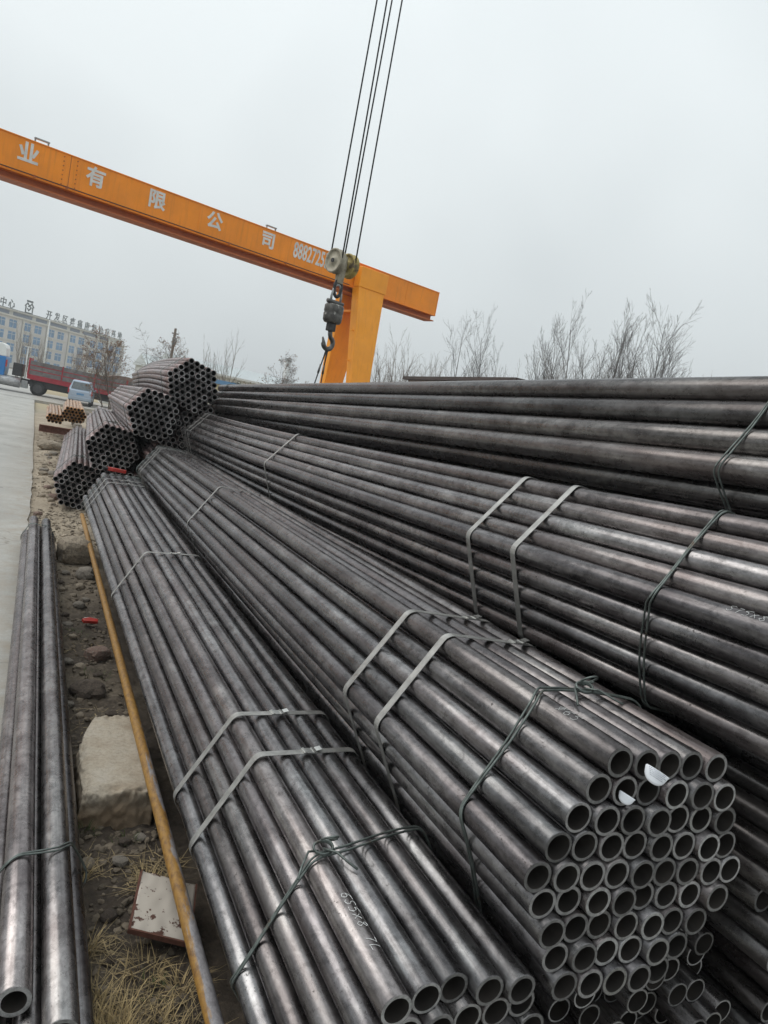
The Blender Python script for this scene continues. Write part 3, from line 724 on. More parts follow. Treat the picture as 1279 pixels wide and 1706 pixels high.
# ------------------------------------------------------------------ gantry crane
def text_mesh(body, size, extrude=.004, offset=0.0, align='CENTER', squeeze=1.0):
    c = bpy.data.curves.new('t', 'FONT'); c.body = body; c.size = size; c.extrude = extrude; c.offset = offset
    c.align_x = align; c.align_y = 'CENTER'; c.resolution_u = 3
    o = bpy.data.objects.new('t', c); COL.objects.link(o); bpy.context.view_layer.update()
    me = bpy.data.meshes.new_from_object(o.evaluated_get(bpy.context.evaluated_depsgraph_get()))
    bpy.data.objects.remove(o)
    if squeeze != 1:
        for v in me.vertices: v.co.x *= squeeze
    me.materials.clear(); return me
BA = math.atan2(.2713, .9625)
cr = thing('gantry_crane', 'orange gantry crane with white lettering on its girder', 'crane', (8.8, 22.35, gz(22)), (0, 0, BA))
# local: x along the girder, -y towards the pile, z up; heights above the local base
ZB = EYE - gz(22)
zt, zw, zb = 4.78+ZB, 4.04+ZB, 3.84+ZB
MB().box((-19, -.02, zw), (2.78, .46, zt)).ob('girder', 'crane_orange', cr)
b = MB(); b.box((-19, -.045, zt), (2.80, .485, zt+.02)); b.ob('top_plate', 'crane_orange', cr)
b = MB(); b.box((-19, -.05, zw-.02), (2.79, .49, zw)); b.ob('bottom_plate', 'crane_orange', cr)
b = MB(); b.box((-19, .16, zb+.03), (2.78, .26, zw-.02)); b.ob('track_web', 'crane_track', cr)
b = MB(); b.box((-19, -.02, zb), (2.78, .44, zb+.03)); b.ob('track_flange', 'crane_track', cr)
b = MB(); b.box((2.781, -.03, zw-.02), (2.80, .47, zt)); b.ob('end_plate', 'crane_orange', cr)
for tx in (-9.8, -3.77):
    b = MB()
    for e in (-.14, .14): b.box((tx+e-.014, .0, zt+.02), (tx+e+.014, .04, zt+.09))
    b.box((tx-.16, -.02, zt+.09), (tx+.16, .06, zt+.115)); b.ob('rail_bracket', 'galv', cr)
for tx in (-9.9, -9.2, -5.0, -3.2): MB().box((tx, -.08, zw-.01), (tx+.05, -.052, zw+.05)).ob('bolt_lug', 'crane_track', cr)
for ch, tx in (('业', -10.05), ('有', -8.56), ('限', -7.05), ('公', -5.46), ('司', -3.82)):
    me = text_mesh(ch, .46, .004, .013); me.materials.append(MAT['sign_white'])
    ob('letter', me, cr, (tx, -.025, 4.475+ZB), (math.pi/2, 0, 0))
me = text_mesh('88827255', .60, .004, .012, 'LEFT', .52); me.materials.append(MAT['sign_white'])
ob('number', me, cr, (-2.98, -.025, 4.49+ZB), (math.pi/2, 0, 0))
for sx in (-9.30, -9.0):                       # bolted splice
    for k in range(7): MB().cyl((sx, -.02, zw+.07+k*.1), (sx, -.038, zw+.07+k*.1), .014, None, 6).ob('bolt', 'crane_track', cr)
for sx in (-15.2, -9.15, -5.9, 1.4): MB().box((sx-.006, -.0245, zw+.001), (sx+.006, -.0201, zt-.001)).ob('weld_seam', 'crane_track' if sx < -9 else 'crane_orange', cr)
MB().tube([(-19, -.07, zw+.03), (-12, -.07, zw+.026), (-6, -.07, zw+.03), (-.9, -.07, zw+.028)], .012, 6).ob('cable', 'black_iron', cr)
def leg(tx, sgn):
    """tapered box leg, leaning outwards along the rails"""
    y0 = -.16 if sgn < 0 else .60; ztop = zw+.06 if sgn < 0 else zw-.03
    wt, wb_, dt, db = .50, .20, .34, .24
    yb = y0 + sgn*.62
    V = []
    for z, y, w2, dd in ((0, yb, wb_, db), (ztop, y0, wt, dt)):
        for a, c_ in ((-1, -1), (1, -1), (1, 1), (-1, 1)): V.append((tx+a*w2, y+c_*dd/2, z))
    o = MB().add(V, [(0, 3, 2, 1), (4, 5, 6, 7), (0, 1, 5, 4), (1, 2, 6, 5), (2, 3, 7, 6), (3, 0, 4, 7)]).ob('leg', 'crane_leg', cr, bevel=.012)
    return o
for tx in (-.22, -17.2):
    leg(tx, -1); leg(tx, 1)
    b = MB(); b.box((tx-.52, -.36, zw+.02), (tx+.54, -.052, zt-.12)); b.ob('saddle', 'crane_leg', cr, bevel=.02)
    b = MB(); b.box((tx-.45, -.05, zw-.72), (tx+.25, .5, zw-.66)); b.ob('cross_tie', 'crane_orange', cr)
    b = MB(); b.box((tx-.3, -1.2, .12), (tx+.3, 1.7, .42)); b.ob('end_truck', 'crane_orange', cr)
    for yy in (-.9, 1.4): MB().cyl((tx-.09, yy, .15), (tx+.09, yy, .15), .15, None, 20).ob('wheel', 'black_iron', cr)
b = MB()
for k in range(5): b.box((-.54, -.36, zw-.4-.9*k), (-.74+.0*k, -.33, zw-.37-.9*k))
b.ob('ladder_rung', 'crane_leg', cr)

# hook block hanging on four ropes
HX, HY = 3.11, 9.0
hk = thing('crane_hook_block', 'crane hook with two grooved sheaves, weighing cell and four ropes in the air', 'crane hook', (HX, HY, EYE+.86), (0, 0, .37))
zs = 1.02                                                     # sheave axle above the base (hook bottom)
def disc(profile, n=36):
    """lathe about the local x axis: profile of (x, r)"""
    b = MB(); V = [(x, r*math.cos(2*math.pi*k/n), r*math.sin(2*math.pi*k/n)) for x, r in profile for k in range(n)]
    Fc = [(i*n+k, i*n+(k+1) % n, (i+1)*n+(k+1) % n, (i+1)*n+k) for i in range(len(profile)-1) for k in range(n)]
    return b.add(V, Fc)
prof = [(-.045, .0), (-.045, .045), (-.03, .05), (-.03, .12), (-.045, .125), (-.045, .145), (-.03, .148), (-.008, .115), (.008, .115), (.03, .148), (.045, .145), (.045, .125), (.03, .12), (.03, .05), (.045, .045), (.045, 0)]
for sx, m in ((-.11, 'sheave'), (.11, 'sheave_yellow')):
    s = disc(prof).ob('sheave', m, hk, True, loc=(sx, 0, zs))
    disc([(-.055, 0), (-.055, .026), (-.03, .03), (-.03, 0)], 16).ob('hub', 'black_iron', s)
b = MB(); b.cyl((-.15, 0, zs), (.15, 0, zs), .022, None, 14)
b.prism([(-.045, -.04, zs+.09), (-.045, .04, zs+.09), (-.045, .05, zs-.06), (-.045, .025, zs-.24), (-.045, -.025, zs-.24), (-.045, -.05, zs-.06)], (.09, 0, 0))
b.ob('cheek_plate', 'sheave', hk, bevel=.006)
def ring_path(w_, h_, n=28, x0=0): return [(x0+w_*math.cos(2*math.pi*k/n), 0, h_*math.sin(2*math.pi*k/n)) for k in range(n+1)]
b = MB(); b.tube([(x, y, z+zs-.30) for x, y, z in [(.055*math.cos(a), 0, .10*math.sin(a)) for a in [math.pi*2*k/24 for k in range(25)]]], .021, 10, False)
b.ob('top_hook', 'black_iron', hk, True)
P = [(-.075, 0, .40+.16), (-.078, 0, .40+.22), (-.06, 0, .40+.31), (-.03, 0, .40+.355), (0, 0, .40+.365), (.03, 0, .40+.355), (.06, 0, .40+.31), (.078, 0, .40+.22), (.075, 0, .40+.16)]
MB().tube(P, .015, 10).ob('shackle', 'galv', hk, True)
MB().cyl((-.125, 0, .55), (.125, 0, .55), .026, None, 14).ob('shackle_pin', 'hook_steel', hk, True)
b = MB(); n = 24; prof2 = [(.30, .0), (.30, .105), (.325, .125), (.40, .13), (.415, .122), (.43, .13), (.50, .13), (.525, .11), (.53, 0)]
V = [(r*math.cos(2*math.pi*k/n), r*.8*math.sin(2*math.pi*k/n), z) for z, r in prof2 for k in range(n)]
b.add(V, [(i*n+k, i*n+(k+1) % n, (i+1)*n+(k+1) % n, (i+1)*n+k) for i in range(len(prof2)-1) for k in range(n)]).ob('weighing_cell', 'scale_body', hk, True)
b = MB(); b.box((-.05, -.04, .20), (.05, .04, .301)); b.ob('swivel', 'black_iron', hk, bevel=.01)
P = [(.0, 0, .21), (.01, 0, .16)] + [(.0+.075*math.cos(a), 0, .055+.075*math.sin(a)) for a in [math.radians(70-k*18) for k in range(15)]] + [(-.10, 0, .11)]
P = [(-x, y, z) for x, y, z in P]; P = [(x*-1, y, z) for x, y, z in P]
MB().tube(P, [.028, .028, .028]+[.03]*13+[.02, .010], 10).ob('hook', 'hook_steel', hk, True)
MB().tube([(.02, 0, .16), (.055, 0, .12), (-.06, 0, .10)][:2]+[(.02, 0, .10)], .006, 6).ob('latch', 'galv', hk, True)
for sx, e in ((-.11, -1), (-.11, 1), (.11, -1), (.11, 1)):
    MB().tube([(sx, e*.11, zs+.04), (sx*1.03, e*.09, zs+3), (sx*1.1, e*.08, zs+9)], .0098, 6).ob('rope', 'rope', hk, True)
# wire slings hanging from the hook
for i, (dx, dy, lb) in enumerate(((-.28, -.1, 'wire rope sling slanting away to the left from the hook'), (.03, .05, 'wire rope sling hanging straight down from the hook'))):
    s_ = thing('rope_sling', lb, 'rope sling', (HX-.005+.01*i, HY, EYE+.86), (0, 0, .37))
    P = [(0, 0, -.005), (dx*.3, dy*.3, -.30), (dx, dy, -1.0), (dx*1.5, dy*1.6, -1.9)]
    MB().tube(P, .008, 6).ob('rope', 'rope', s_, True)
    MB().tube([(0, -.02, 0), (dx*.06-.005, -.012, -.1), (dx*.25, dy*.25, -.24)], .007, 6).ob('eye_loop', 'rope', s_, True)
    MB().tube([(dx*.25, dy*.25, -.22), (dx*.34, dy*.34, -.33)], [.012, .014], 8).ob('ferrule', 'hook_steel', s_, True)

# ------------------------------------------------------------------ lorry
TA = math.radians(-4)
tr = thing('lorry', 'articulated lorry with blue cab and red framed trailer with grey drop sides', 'lorry', (-.8, 58.0, gz(58)+.03), (0, math.radians(1.5), TA))
# local x from the trailer's front to the back, -y towards us, z up
def wheel(x, y, r=.48):
    w_ = disc([(-.14, .0), (-.14, r*.55), (-.15, r*.6), (-.13, r*.98), (.0, r), (.13, r*.98), (.15, r*.6), (.14, 0)], 28)
    o = w_.ob('wheel', 'tyre', tr, True, loc=(x, y, r), rot=(0, 0, math.pi/2))
    disc([(.16, 0), (.16, r*.2), (.152, r*.25), (.152, r*.55), (.156, r*.58), (.145, r*.6)], 20).ob('rim', 'rim', o, True)
    disc([(-.16, 0), (-.16, r*.2), (-.152, r*.25), (-.152, r*.55), (-.156, r*.58), (-.145, r*.6)], 20).ob('rim', 'rim', o, True)
TL = 12.5
MB().box((0, -1.2, 1.05), (TL, 1.2, 1.25)).ob('deck', 'trailer_red', tr)
MB().box((.05, -1.235, 1.02), (TL, -1.2, 1.34)).ob('side_rail', 'trailer_red', tr)
for k in range(6):
    x0 = .1+k*TL/6; x1 = x0+TL/6-.12
    for r in range(3):
        z0 = 1.35+r*.31
        MB().box((x0, -1.215, z0), (x1, -1.17, z0+.285)).ob('board', 'trailer_board', tr)
    for r in range(1, 3): MB().box((x0, -1.23, 1.32+r*.31-.005), (x1, -1.2155, 1.32+r*.31+.055)).ob('rib', 'trailer_red', tr)
    MB().box((x1+.01, -1.25, 1.3), (x1+(.13 if k in (2,) else .09), -1.16, 2.30)).ob('post', 'trailer_red', tr)
MB().box((-.02, -1.22, 1.25), (.07, 1.2, 2.42)).ob('headboard', 'trailer_red', tr)
MB().box((.1, 1.16, 1.3), (TL, 1.2, 2.26)).ob('far_side', 'trailer_board', tr)
MB().box((.2, -.9, .55), (TL-.4, .9, 1.05)).ob('chassis', 'black_iron', tr)
for x in (.75, 8.6, 9.9, 11.2):
    for y in (-1.0, 1.0): wheel(x, y)
for x in (2.9,): MB().box((x, -1.0, .1), (x+.14, -.8, 1.05)).ob('landing_leg', 'black_iron', tr)
MB().box((-4.2, -.45, .65), (1.4, .45, .95)).ob('tractor_frame', 'black_iron', tr)
b = MB(); b.tube([(-1.7, -1.0, .62), (-.35, -1.0, .62)], .33, 20); b.ob('fuel_tank', 'tank', tr, True)
MB().box((-.3, -1.15, .35), (.12, -.7, .85)).ob('battery_box', 'galv', tr, bevel=.03)
MB().box((-.95, -.9, 1.05), (-.35, .9, 1.9)).ob('air_filter', 'black_iron', tr, bevel=.05)
# cab: side profile extruded across
prof = [(-3.6, .7), (-1.42, .7), (-1.38, 1.2), (-1.4, 2.15), (-3.4, 2.15), (-3.7, 1.5)]
MB().prism([(x, -1.15, z) for x, z in prof], (0, 2.3, 0)).ob('cab', 'cab_blue', tr, bevel=.06)
prof = [(-3.35, 2.16), (-1.44, 2.16), (-1.46, 2.70), (-1.55, 2.92), (-1.8, 3.02), (-2.6, 2.9), (-3.2, 2.5)]
MB().prism([(x, -1.1, z) for x, z in prof], (0, 2.2, 0)).ob('roof_fairing', 'cab_white', tr, bevel=.05)
MB().box((-3.2, -1.16, 1.55), (-2.3, -1.152, 2.05)).ob('side_window', 'car_glass', tr)
for y in (-1.0, 1.0): wheel(-2.7, y)
MB().box((-1.39, -1.12, 1.5), (-1.3, -.95, 1.95)).ob('tail_lamp', 'tail_red', tr)

# ------------------------------------------------------------------ car seen from behind
car = thing('parked_car', 'pale blue hatchback parked beside the red trailer', 'car', (2.38, 52.5, gz(52)+.03), (0, math.radians(0), math.radians(-6)))
prof = [(0, .30), (0, .62), (.03, .92), (.12, .98), (.32, 1.50), (.55, 1.58), (1.6, 1.58), (2.15, 1.3), (2.6, 1.02), (3.5, .88), (3.62, .6), (3.62, .3)]
n = len(prof); V = []; Fc = []
def halfw(z): return .70-.02*(.6-min(z, .6)) if z < 1.0 else .70-.16*(z-1.0)/.58
for s in (-1, 1):
    for y, z in prof: V.append((s*halfw(z), y, z))
Fc = [tuple(range(n)), tuple(range(2*n-1, n-1, -1))] + [(i, n+i, n+(i+1) % n, (i+1) % n) for i in range(n)]
MB().add(V, Fc).ob('body', 'car_blue', car, bevel=.05)
MB().prism([(-.58, .117, 1.02), (.58, .117, 1.02), (.51, .286, 1.46), (-.51, .286, 1.46)], (0, -.012, .004)).ob('rear_window', 'car_glass', car, bevel=.004)
for s in (-1, 1):
    MB().box((s*.70-.055, -.02, .72), (s*.70+.02, .10, 1.02)).ob('tail_light', 'tail_red', car, bevel=.01)
    MB().box((s*.60-.02, 1.75, .98), (s*.60+.22*s+.02, 1.85, 1.12)).ob('mirror', 'car_blue', car, bevel=.02)
    for yy in (.65, 2.95):
        o = disc([(-.09, 0), (-.09, .17), (-.08, .28), (.08, .28), (.09, .17), (.09, 0)], 24).ob('wheel', 'tyre', car, True, loc=(s*.62, yy, .28))
MB().box((-.66, -.06, .34), (.66, .0, .56)).ob('bumper', 'car_blue', car, bevel=.03)
MB().box((-.22, -.012, .66), (.22, .001, .78)).ob('number_plate', 'roof_blue', car)

# ------------------------------------------------------------------ buildings
PB = Vector((-9.63, 199.77, 0)); AB = math.atan2(.807, .59)
bd = thing('hospital_building', 'long pale multi-storey building with rooftop lettering beyond the lorry', 'building', (PB.x, PB.y, gz(200)), (0, 0, AB))
EB = EYE-gz(200)
U0, U1 = -30, 52
MB().box((U0, 0, 0), (U1, 14, EB+9.55)).ob('wall', 'wall_cream', bd)
MB().box((U0-.3, -.35, EB+9.55), (U1+.3, 14, EB+9.95)).ob('cornice', 'wall_pale', bd)
MB().box((U0, .9, EB+9.95), (U1, 13.5, EB+11.0)).ob('attic', 'wall_pale', bd)
MB().box((U0-.2, .4, EB+11.0), (U1+.2, 13.8, EB+11.28)).ob('parapet', 'wall_pale', bd)
u = U0+1.0; k = 0
while u < U1-7:
    MB().box((u, .84, EB+10.05), (u+(6.8 if k % 2 else 4.2), .895, EB+10.85)).ob('attic_window', 'wall_band', bd); u += 8.3 if k % 2 else 5.6; k += 1
wp = MB().box((-1.25, -.02, -.1), (1.25, .02, 1.75)).mesh('window', 'win_glass')
fr = MB(); fr.box((-1.4, -.06, -.24), (1.4, -.01, -.101)); fr.box((-.05, -.05, -.1), (.05, -.021, 1.75)); fr.box((-1.25, -.045, 1.1), (1.25, -.0205, 1.2)); frm = fr.mesh('frame', 'win_frame')
us = []
u = -27.5
while u < 50:
    us += [u, u+4.0]; u += 9.05
for zr in (7.2, 4.45, 1.7, -1.0):
    for u in us:
        if u > 50.5: continue
        o = ob('window', wp, bd, (u, -.03, EB+zr)); ob('frame', frm, o)
for zr in (6.55, 3.85, 1.1): MB().box((U0, -.12, EB+zr), (U1, -.001, EB+zr+.22)).ob('string_course', 'wall_pale', bd)
u = -29.0
while u < 51:
    MB().box((u-.45, -.22, 0), (u+.25, -.13, EB+9.5)).ob('pilaster', 'wall_pale', bd); u += 9.05
MB().box((30, -3, 0), (50, -.3, 3.0)).ob('annex', 'wall_pale', bd)
sg = thing('rooftop_sign', 'dark rooftop lettering and emblem standing on the long pale building', 'sign', (PB.x, PB.y, gz(200)), (0, 0, AB))
def roof_char(ch, u, size, name='letter'):
    me = text_mesh(ch, size*1.3, .06, .012*size); me.materials.append(MAT['sign_dark']); ob(name, me, sg, (u, .5, EB+12.3), (math.pi/2, 0, 0))
for ch, u in (('中', .2), ('心', 3.0)): roof_char(ch, u, 1.75)
tx = '开发区疼痛康复治疗基地'
for i, ch in enumerate(tx): roof_char(ch, 16.8+i*(49.5-16.8)/10, 1.75)
# emblem: house outline with a tick and three dots
b = MB()
b.tube([(-.95, 0, -.9), (-.95, 0, .25), (-1.2, 0, .25), (-.55, 0, .9), (-.35, 0, .62), (0, 0, .45), (.35, 0, .62), (.55, 0, .9), (1.2, 0, .25), (.95, 0, .25), (.95, 0, -.9), (-.95, 0, -.9)], .13, 6)
b.tube([(-.5, 0, -.1), (-.1, 0, -.5), (.5, 0, .15), (.15, 0, .3), (-.3, 0, .25)], .13, 6)
for q in (-.6, 0, .6): b.box((q-.17, -.1, 1.05-abs(q)*.0), (q+.17, .1, 1.38))
b.ob('emblem', 'sign_dark', sg, loc=(9.2, .5, EB+12.65), scale=1.3)
b = MB(); b.box((U0, .45, EB+11.28), (U1-1, .55, EB+11.42)); b.ob('letter_rail', 'sign_dark', sg)

# long pale roofed hall, cream hall with blue roof, small sheds
hl = thing('long_hall', 'low hall with a long pale sloping roof behind the shrubs', 'hall', (16.0, 106, gz(98)), (0, 0, math.radians(16)))
MB().box((0, 0, 0), (34, 5, 5.4)).ob('wall', 'wall_pale', hl)
MB().prism([(-.5, -.6, 5.4), (-.5, 5.6, 5.4), (-.5, 2.5, 6.9)], (35, 0, 0)).ob('roof', 'roof_pale', hl)
MB().box((-.1, -.67, 5.2), (34.2, -.61, 5.5)).ob('gutter', 'win_frame', hl)
yh = thing('yellow_hall', 'small cream yellow building with a blue roof edge beside the stepped pile', 'building', (9.1, 45, gz(45)), (0, 0, math.radians(4)))
MB().box((0, 0, 0), (5.2, 4, 2.95)).ob('wall', 'wall_yellow', yh)
MB().box((-.15, -.2, 2.96), (5.4, 4.2, 3.2)).ob('roof_edge', 'roof_blue', yh)
MB().box((.6, -.03, 1.0), (1.6, -.005, 2.1)).ob('window', 'win_glass', yh)
hh = thing('white_house', 'small white house with a teal gable behind the bare trees', 'house', (11.0, 92, gz(92)), (0, 0, .2))
MB().box((0, 0, 0), (6, 5, 4.2)).ob('wall', 'wall_white', hh)
MB().prism([(-.3, -.3, 4.2), (-.3, 5.3, 4.2), (-.3, 2.5, 5.6)], (6.6, 0, 0)).ob('roof', 'roof_pale', hh)
MB().box((1, -.03, 2.3), (3, -.002, 3.8)).ob('window', 'win_glass', hh)
kd = thing('domed_shed', 'small shed with a rounded red roof behind the trailer', 'shed', (6.15, 66, gz(66)), (0, 0, 0))
MB().box((-1.6, 0, 0), (1.6, 3, 1.7)).ob('wall', 'wall_white', kd)
MB().prism([(1.7*math.cos(a), -.1, 1.7+.75*math.sin(a)) for a in [math.pi*k/14 for k in range(15)]], (0, 3.2, 0)).ob('roof', 'brick_red', kd)
sdh = thing('brown_shed', 'long low brown shed showing just its roof over the topmost pipes', 'shed', (18.42, 28, gz(36)+.24), (0, 0, math.atan2(12, .61)))
MB().box((0, -5, 0), (12, 0, 4.82)).ob('wall', 'brick_red', sdh)
MB().box((-.3, -5.4, 4.83), (12.3, .25, 5.0)).ob('roof', 'shed_brown', sdh)
# chimney, poles
st = thing('steel_chimney', 'pale steel chimney pipe with a cap near the crane', 'chimney', (17.7, 60, gz(60)))
MB().tube([(0, 0, 0), (0, 0, EYE+.45+4.0)], .26, 20).ob('pipe', 'wall_white', st, True)
MB().tube([(0, 0, EYE+.45+4.0), (0, 0, EYE+.45+4.06)], .30, 20).ob('collar', 'galv', st)
MB().tube([(0, 0, EYE+.45+4.14), (0, 0, EYE+.45+4.22)], [.42, .12], 20).ob('cap', 'galv', st)
lp = thing('lamp_post', 'tall white lamp post rising in front of the long pale building', 'lamp post', (.1, 90, gz(90)))
MB().tube([(0, 0, 0), (0, 0, 6.9)], [.11, .06], 10).ob('post', 'pole_white', lp, True)
MB().tube([(0, 0, 6.85), (.5, 0, 7.0), (1.0, 0, 7.05)], .04, 8).ob('arm', 'pole_white', lp, True)
MB().box((.8, -.12, 6.98), (1.4, .12, 7.08)).ob('lamp_head', 'pole_white', lp)
lp2 = thing('lamp_post', 'short white lamp post with a cross arm behind the cab', 'lamp post', (-1.55, 88, gz(88)))
MB().tube([(0, 0, 0), (0, 0, 3.6)], .07, 8).ob('post', 'pole_white', lp2, True)
MB().box((-.3, -.08, 3.6), (.3, .08, 3.7)).ob('lamp_head', 'pole_white', lp2)
up = thing('utility_pole', 'dark wooden utility pole above the leafless trees', 'pole', (10.1, 70, gz(70)))
MB().tube([(0, 0, 0), (-.02, 0, 7.45)], [.16, .11], 10).ob('post', 'wood', up, True)
MB().box((-.28, -.06, 6.95), (.28, .06, 7.05)).ob('cross_arm', 'wood', up)
MB().box((-.18, -.2, 6.0), (.18, .0, 6.6)).ob('transformer', 'galv', up)

# ------------------------------------------------------------------ trees (leafless)
def tree_mesh(seed, h, ang, stems, nbs, upright, mat, leaves=0, twig=.010, base_fork=.12, wob=.035, clear=.18, ratio=.5):
    """leafless tree: nbs = side shoots for each level; straight leaders, ascending shoots"""
    rd = random.Random(seed); tr_ = MB(); cr_ = MB(); lf = MB(); levels = len(nbs)
    def grow(p, dr, l, r, lev):
        seg = (7, 5, 4, 3)[min(lev, 3)]
        pts = [p]; dd = dr.normalized(); rs = [r]
        for i in range(seg):
            dd = (dd + Vector((rd.gauss(0, wob), rd.gauss(0, wob), rd.gauss(0, wob*.5)+upright*.07*(lev > 0)))).normalized()
            pts.append(pts[-1]+dd*l/seg); rs.append(max(twig*.4, r*(1-.88*(i+1)/seg)))
        (tr_ if lev == 0 else cr_).tube(pts, rs, (6, 4, 3, 3)[min(lev, 3)], False)
        if lev >= levels:
            for _ in range(leaves):
                q = pts[rd.randint(1, seg)]+Vector((rd.gauss(0, .05), rd.gauss(0, .05), rd.gauss(0, .05))); s = rd.uniform(.02, .05)
                a = Vector((rd.gauss(0, 1), rd.gauss(0, 1), rd.gauss(0, 1))).normalized(); b_ = a.orthogonal().normalized()
                lf.add([q, q+a*s, q+a*s+b_*s, q+b_*s], [(0, 1, 2, 3)])
            return
        n = max(2, int(rd.gauss(nbs[lev], 1)))
        for k in range(n):
            lo = clear if lev == 0 else .12
            t = min(.97, lo+(1-lo)*(k+rd.random())/n)
            i = int(t*seg); f = t*seg-i; q = pts[i].lerp(pts[min(i+1, seg)], f)
            tang = (pts[min(i+1, seg)]-pts[i]).normalized()
            side = Matrix.Rotation(rd.random()*6.28, 3, tang) @ tang.orthogonal().normalized()
            a = rd.uniform(.65, 1.25)*ang
            grow(q, tang*math.cos(a)+side*math.sin(a), l*ratio*rd.uniform(.65, 1.25)*(1.15-.65*t), max(twig*.6, rs[i]*.5), lev+1)
    for s in range(stems):
        a = 6.28*s/stems+rd.random(); tl = 0.02 if stems == 1 else rd.uniform(.06, .24)*ang*1.6
        grow(Vector((math.cos(a), math.sin(a), 0))*base_fork*(stems > 1), Vector((math.cos(a)*math.sin(tl), math.sin(a)*math.sin(tl), math.cos(tl))), h*(1 if s == 0 else rd.uniform(.65, .95)), h*.010+.01, 0)
    out = [('trunk', tr_.mesh('trunk', mat)), ('crown', cr_.mesh('crown', mat))]
    if leaves: out.append(('dead_leaves', lf.mesh('dead_leaves', 'dead_leaf')))
    return out
TM = {
 'poplar': [tree_mesh(s, 10, .50, st_, (17, 8, 5), .8, 'bark_grey', twig=.0125, ratio=.42, clear=.12) for s, st_ in ((1, 1), (2, 2), (3, 1), (4, 2))],
 'wide': [tree_mesh(s, 10, .62, st_, (14, 8, 5), .5, 'bark_grey', twig=.0125, ratio=.48, clear=.15) for s, st_ in ((5, 3), (6, 2))],
 'brush': [tree_mesh(s, 6, .5, 9, (9, 6), .6, 'bark_light', twig=.012, base_fork=.6, ratio=.42) for s in (8, 9, 10)],
 'redbrush': [tree_mesh(s, 2.6, .9, 8, (7, 6), .4, 'bark_red', 2, .014, .6, .09) for s in (12, 13)],
 'leafy': [tree_mesh(s, 4, .75, 3, (12, 8, 5), .3, 'bark', 2, .010, .06, .06, .3, .5) for s in (15, 16)],
 'round': [tree_mesh(s, 4, .85, 3, (8, 6, 4), .2, 'bark', 0, .010, .1, .06, .25, .55) for s in (18,)],
}
def tree(kind, i, x, y, h, label, group=None, name='bare_tree', wide=1.0, rz=None, h0=None, cat='tree'):
    base = {'poplar': 10, 'wide': 10, 'brush': 6, 'redbrush': 2.6, 'leafy': 4, 'round': 4}[kind]
    t = thing(name, label, cat, (x, y, gz(y)-.13), (random.gauss(0, .03), random.gauss(-.03, .04), 0), group)
    s = h/base; t.scale = (s*wide, s*wide, s)
    for nm, me in TM[kind][i % len(TM[kind])]: ob(nm, me, t, (0, 0, 0), (0, 0, x*1.7+y))
GR = 'leafless trees behind the pile'
LB = 'leafless upright tree in the thicket behind the topmost pipes'
R45 = EYE+.45
for i, (x, y, h, kd_, wd) in enumerate([(32.1, 45, 10.3, 'poplar', .8), (33.4, 47, 11.2, 'poplar', .7), (34.3, 45, 12.2, 'poplar', .75), (35.6, 48, 11.2, 'wide', .6), (37.0, 45, 12.6, 'poplar', .8), (38.4, 46, 12.2, 'poplar', .8), (39.6, 47, 12.6, 'poplar', .75), (43.6, 46, 12.6, 'poplar', .8), (30.5, 46, 8.6, 'poplar', .8), (36.2, 44, 11.6, 'wide', .7), (40.6, 46, 12.4, 'poplar', .8), (42.6, 46, 13.0, 'poplar', .9), (44.9, 46, 11.8, 'wide', .7)]):
    tree(kd_, i, x, y, h*.98, LB, GR, wide=wd)
tree('wide', 1, 41.8, 45, 13.4, 'tallest leafless tree with fanned branches behind the topmost pipes', GR, wide=.8)
tree('wide', 0, 26.0, 46, 9.6, 'lone spreading leafless tree between brown shed and tall thicket', GR, wide=.7)
tree('poplar', 2, 27.3, 45, 9.7, 'slim leafless tree next to the lone spreading one', GR, wide=.8)
for i, (x, y, h) in enumerate([(19.3, 44, 6.6), (20.4, 45, 6.9), (21.7, 46, 8.1), (22.6, 46, 7.2), (18.6, 44, 6.0), (31.0, 46, 8.2), (33.0, 44, 8.8), (36.2, 47, 9.0), (40.3, 48, 9.8), (45.5, 47, 9.8), (24.2, 47, 7.6), (25.2, 48, 7.2), (28.8, 47, 7.4), (29.8, 46, 7.6), (34.6, 46, 9.0), (37.8, 46, 9.4), (42.3, 47, 10.0), (44.0, 46, 10.0), (47.0, 48, 10.0), (39.0, 44, 9.0)]):
    tree('brush', i, x, y, h, 'pale leafless bush in the clump beside the crane leg' if x < 25 else 'pale leafless bush at the feet of the tall bare trees', 'leafless bushes behind the pile', 'bare_bush', .8, None, None, 'bush')
tree('leafy', 0, 3.0, 37, 3.9, 'bare tree with a few brown leaves in front of the trailer', None, wide=.85)
tree('round', 0, 6.35, 50, 4.9, 'rounded leafless tree left of the utility pole', None, wide=1.0)
tree('leafy', 1, 8.3, 52, 5.0, 'brownish leafless tree under the utility pole', None, wide=1.0)
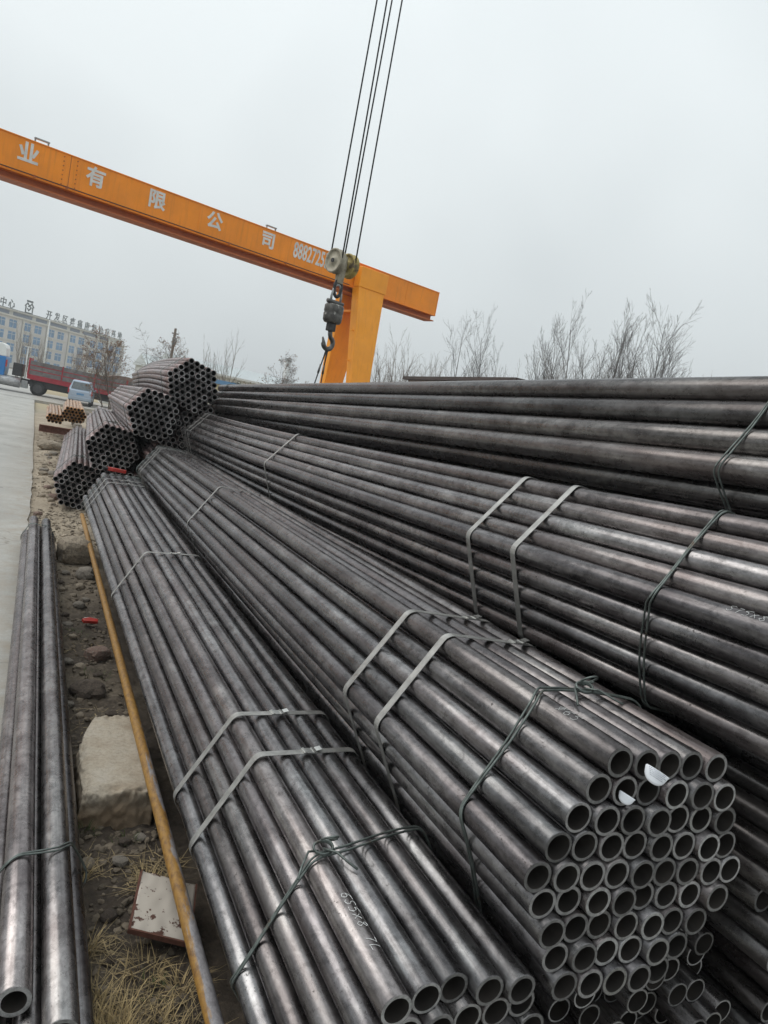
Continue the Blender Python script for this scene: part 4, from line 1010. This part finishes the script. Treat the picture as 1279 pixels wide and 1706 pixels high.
tree('brush', 1, 11.4, 55, 6.6, 'pale slender bare tree above the crowning rosy bundle', None, wide=.7)
for i, (x, y, h) in enumerate([(13.6, 50, 3.9), (14.6, 50, 4.1), (15.4, 51, 4.0), (16.2, 52, 4.0), (23.6, 41, 4.6), (12.9, 50, 3.4), (17.0, 50, 3.9)]):
    tree('redbrush', i, x, y, h, 'reddish brown leafless shrub near the steel chimney', 'reddish shrubs', 'shrub', .9, None, None, 'shrub')
for i, (x, y, h) in enumerate([(-2.2, 100, 6.2), (4.4, 112, 6.4), (9.4, 125, 6.6), (-.2, 112, 5.6)]):
    tree('brush', i, x, y, h, 'thin grey leafless tree standing before the long pale building', 'street trees before the building', wide=.8)
tree('leafy', 1, 14.5, 48, 5.2, 'dark scrubby bush behind the topmost pipes left of the chimney', None, 'bare_bush', .8, None, None, 'bush')

# ------------------------------------------------------------------ rubble heap by the car, far fields
rd = random.Random(77)
for i in range(14):
    x = rd.uniform(1.0, 1.75); y = rd.uniform(24, 26); z = gz(y)+rd.uniform(.0, .55)*(1-abs(x-1.4)/.8)
    rock('stone', 'dark rubble stone in the heap before the parked car', (x, y, z+.1), (rd.uniform(.12, .25), rd.uniform(.12, .22), rd.uniform(.1, .17)), rd.choice(['rock_grey', 'rock_brown', 'rock_grey']), 200+i, rd.random()*6, 'rock', 'rubble heap before the car', .3, 2)

# ------------------------------------------------------------------ haze
hz = MB().box((-620, -45, -1.8), (620, 820, 18)).ob('haze', 'paper')
hz['kind'] = 'stuff'; hz['label'] = 'thin pale winter haze lying over the whole yard'; hz['category'] = 'haze'
hm = bpy.data.materials.new('haze'); hm.use_nodes = True; t = hm.node_tree; t.nodes.clear()
pv = t.nodes.new('ShaderNodeVolumePrincipled'); pv.inputs['Color'].default_value = (.95, .97, 1, 1); pv.inputs['Density'].default_value = .0010
mo = t.nodes.new('ShaderNodeOutputMaterial'); t.links.new(pv.outputs[0], mo.inputs['Volume'])
hz.data.materials.clear(); hz.data.materials.append(hm)
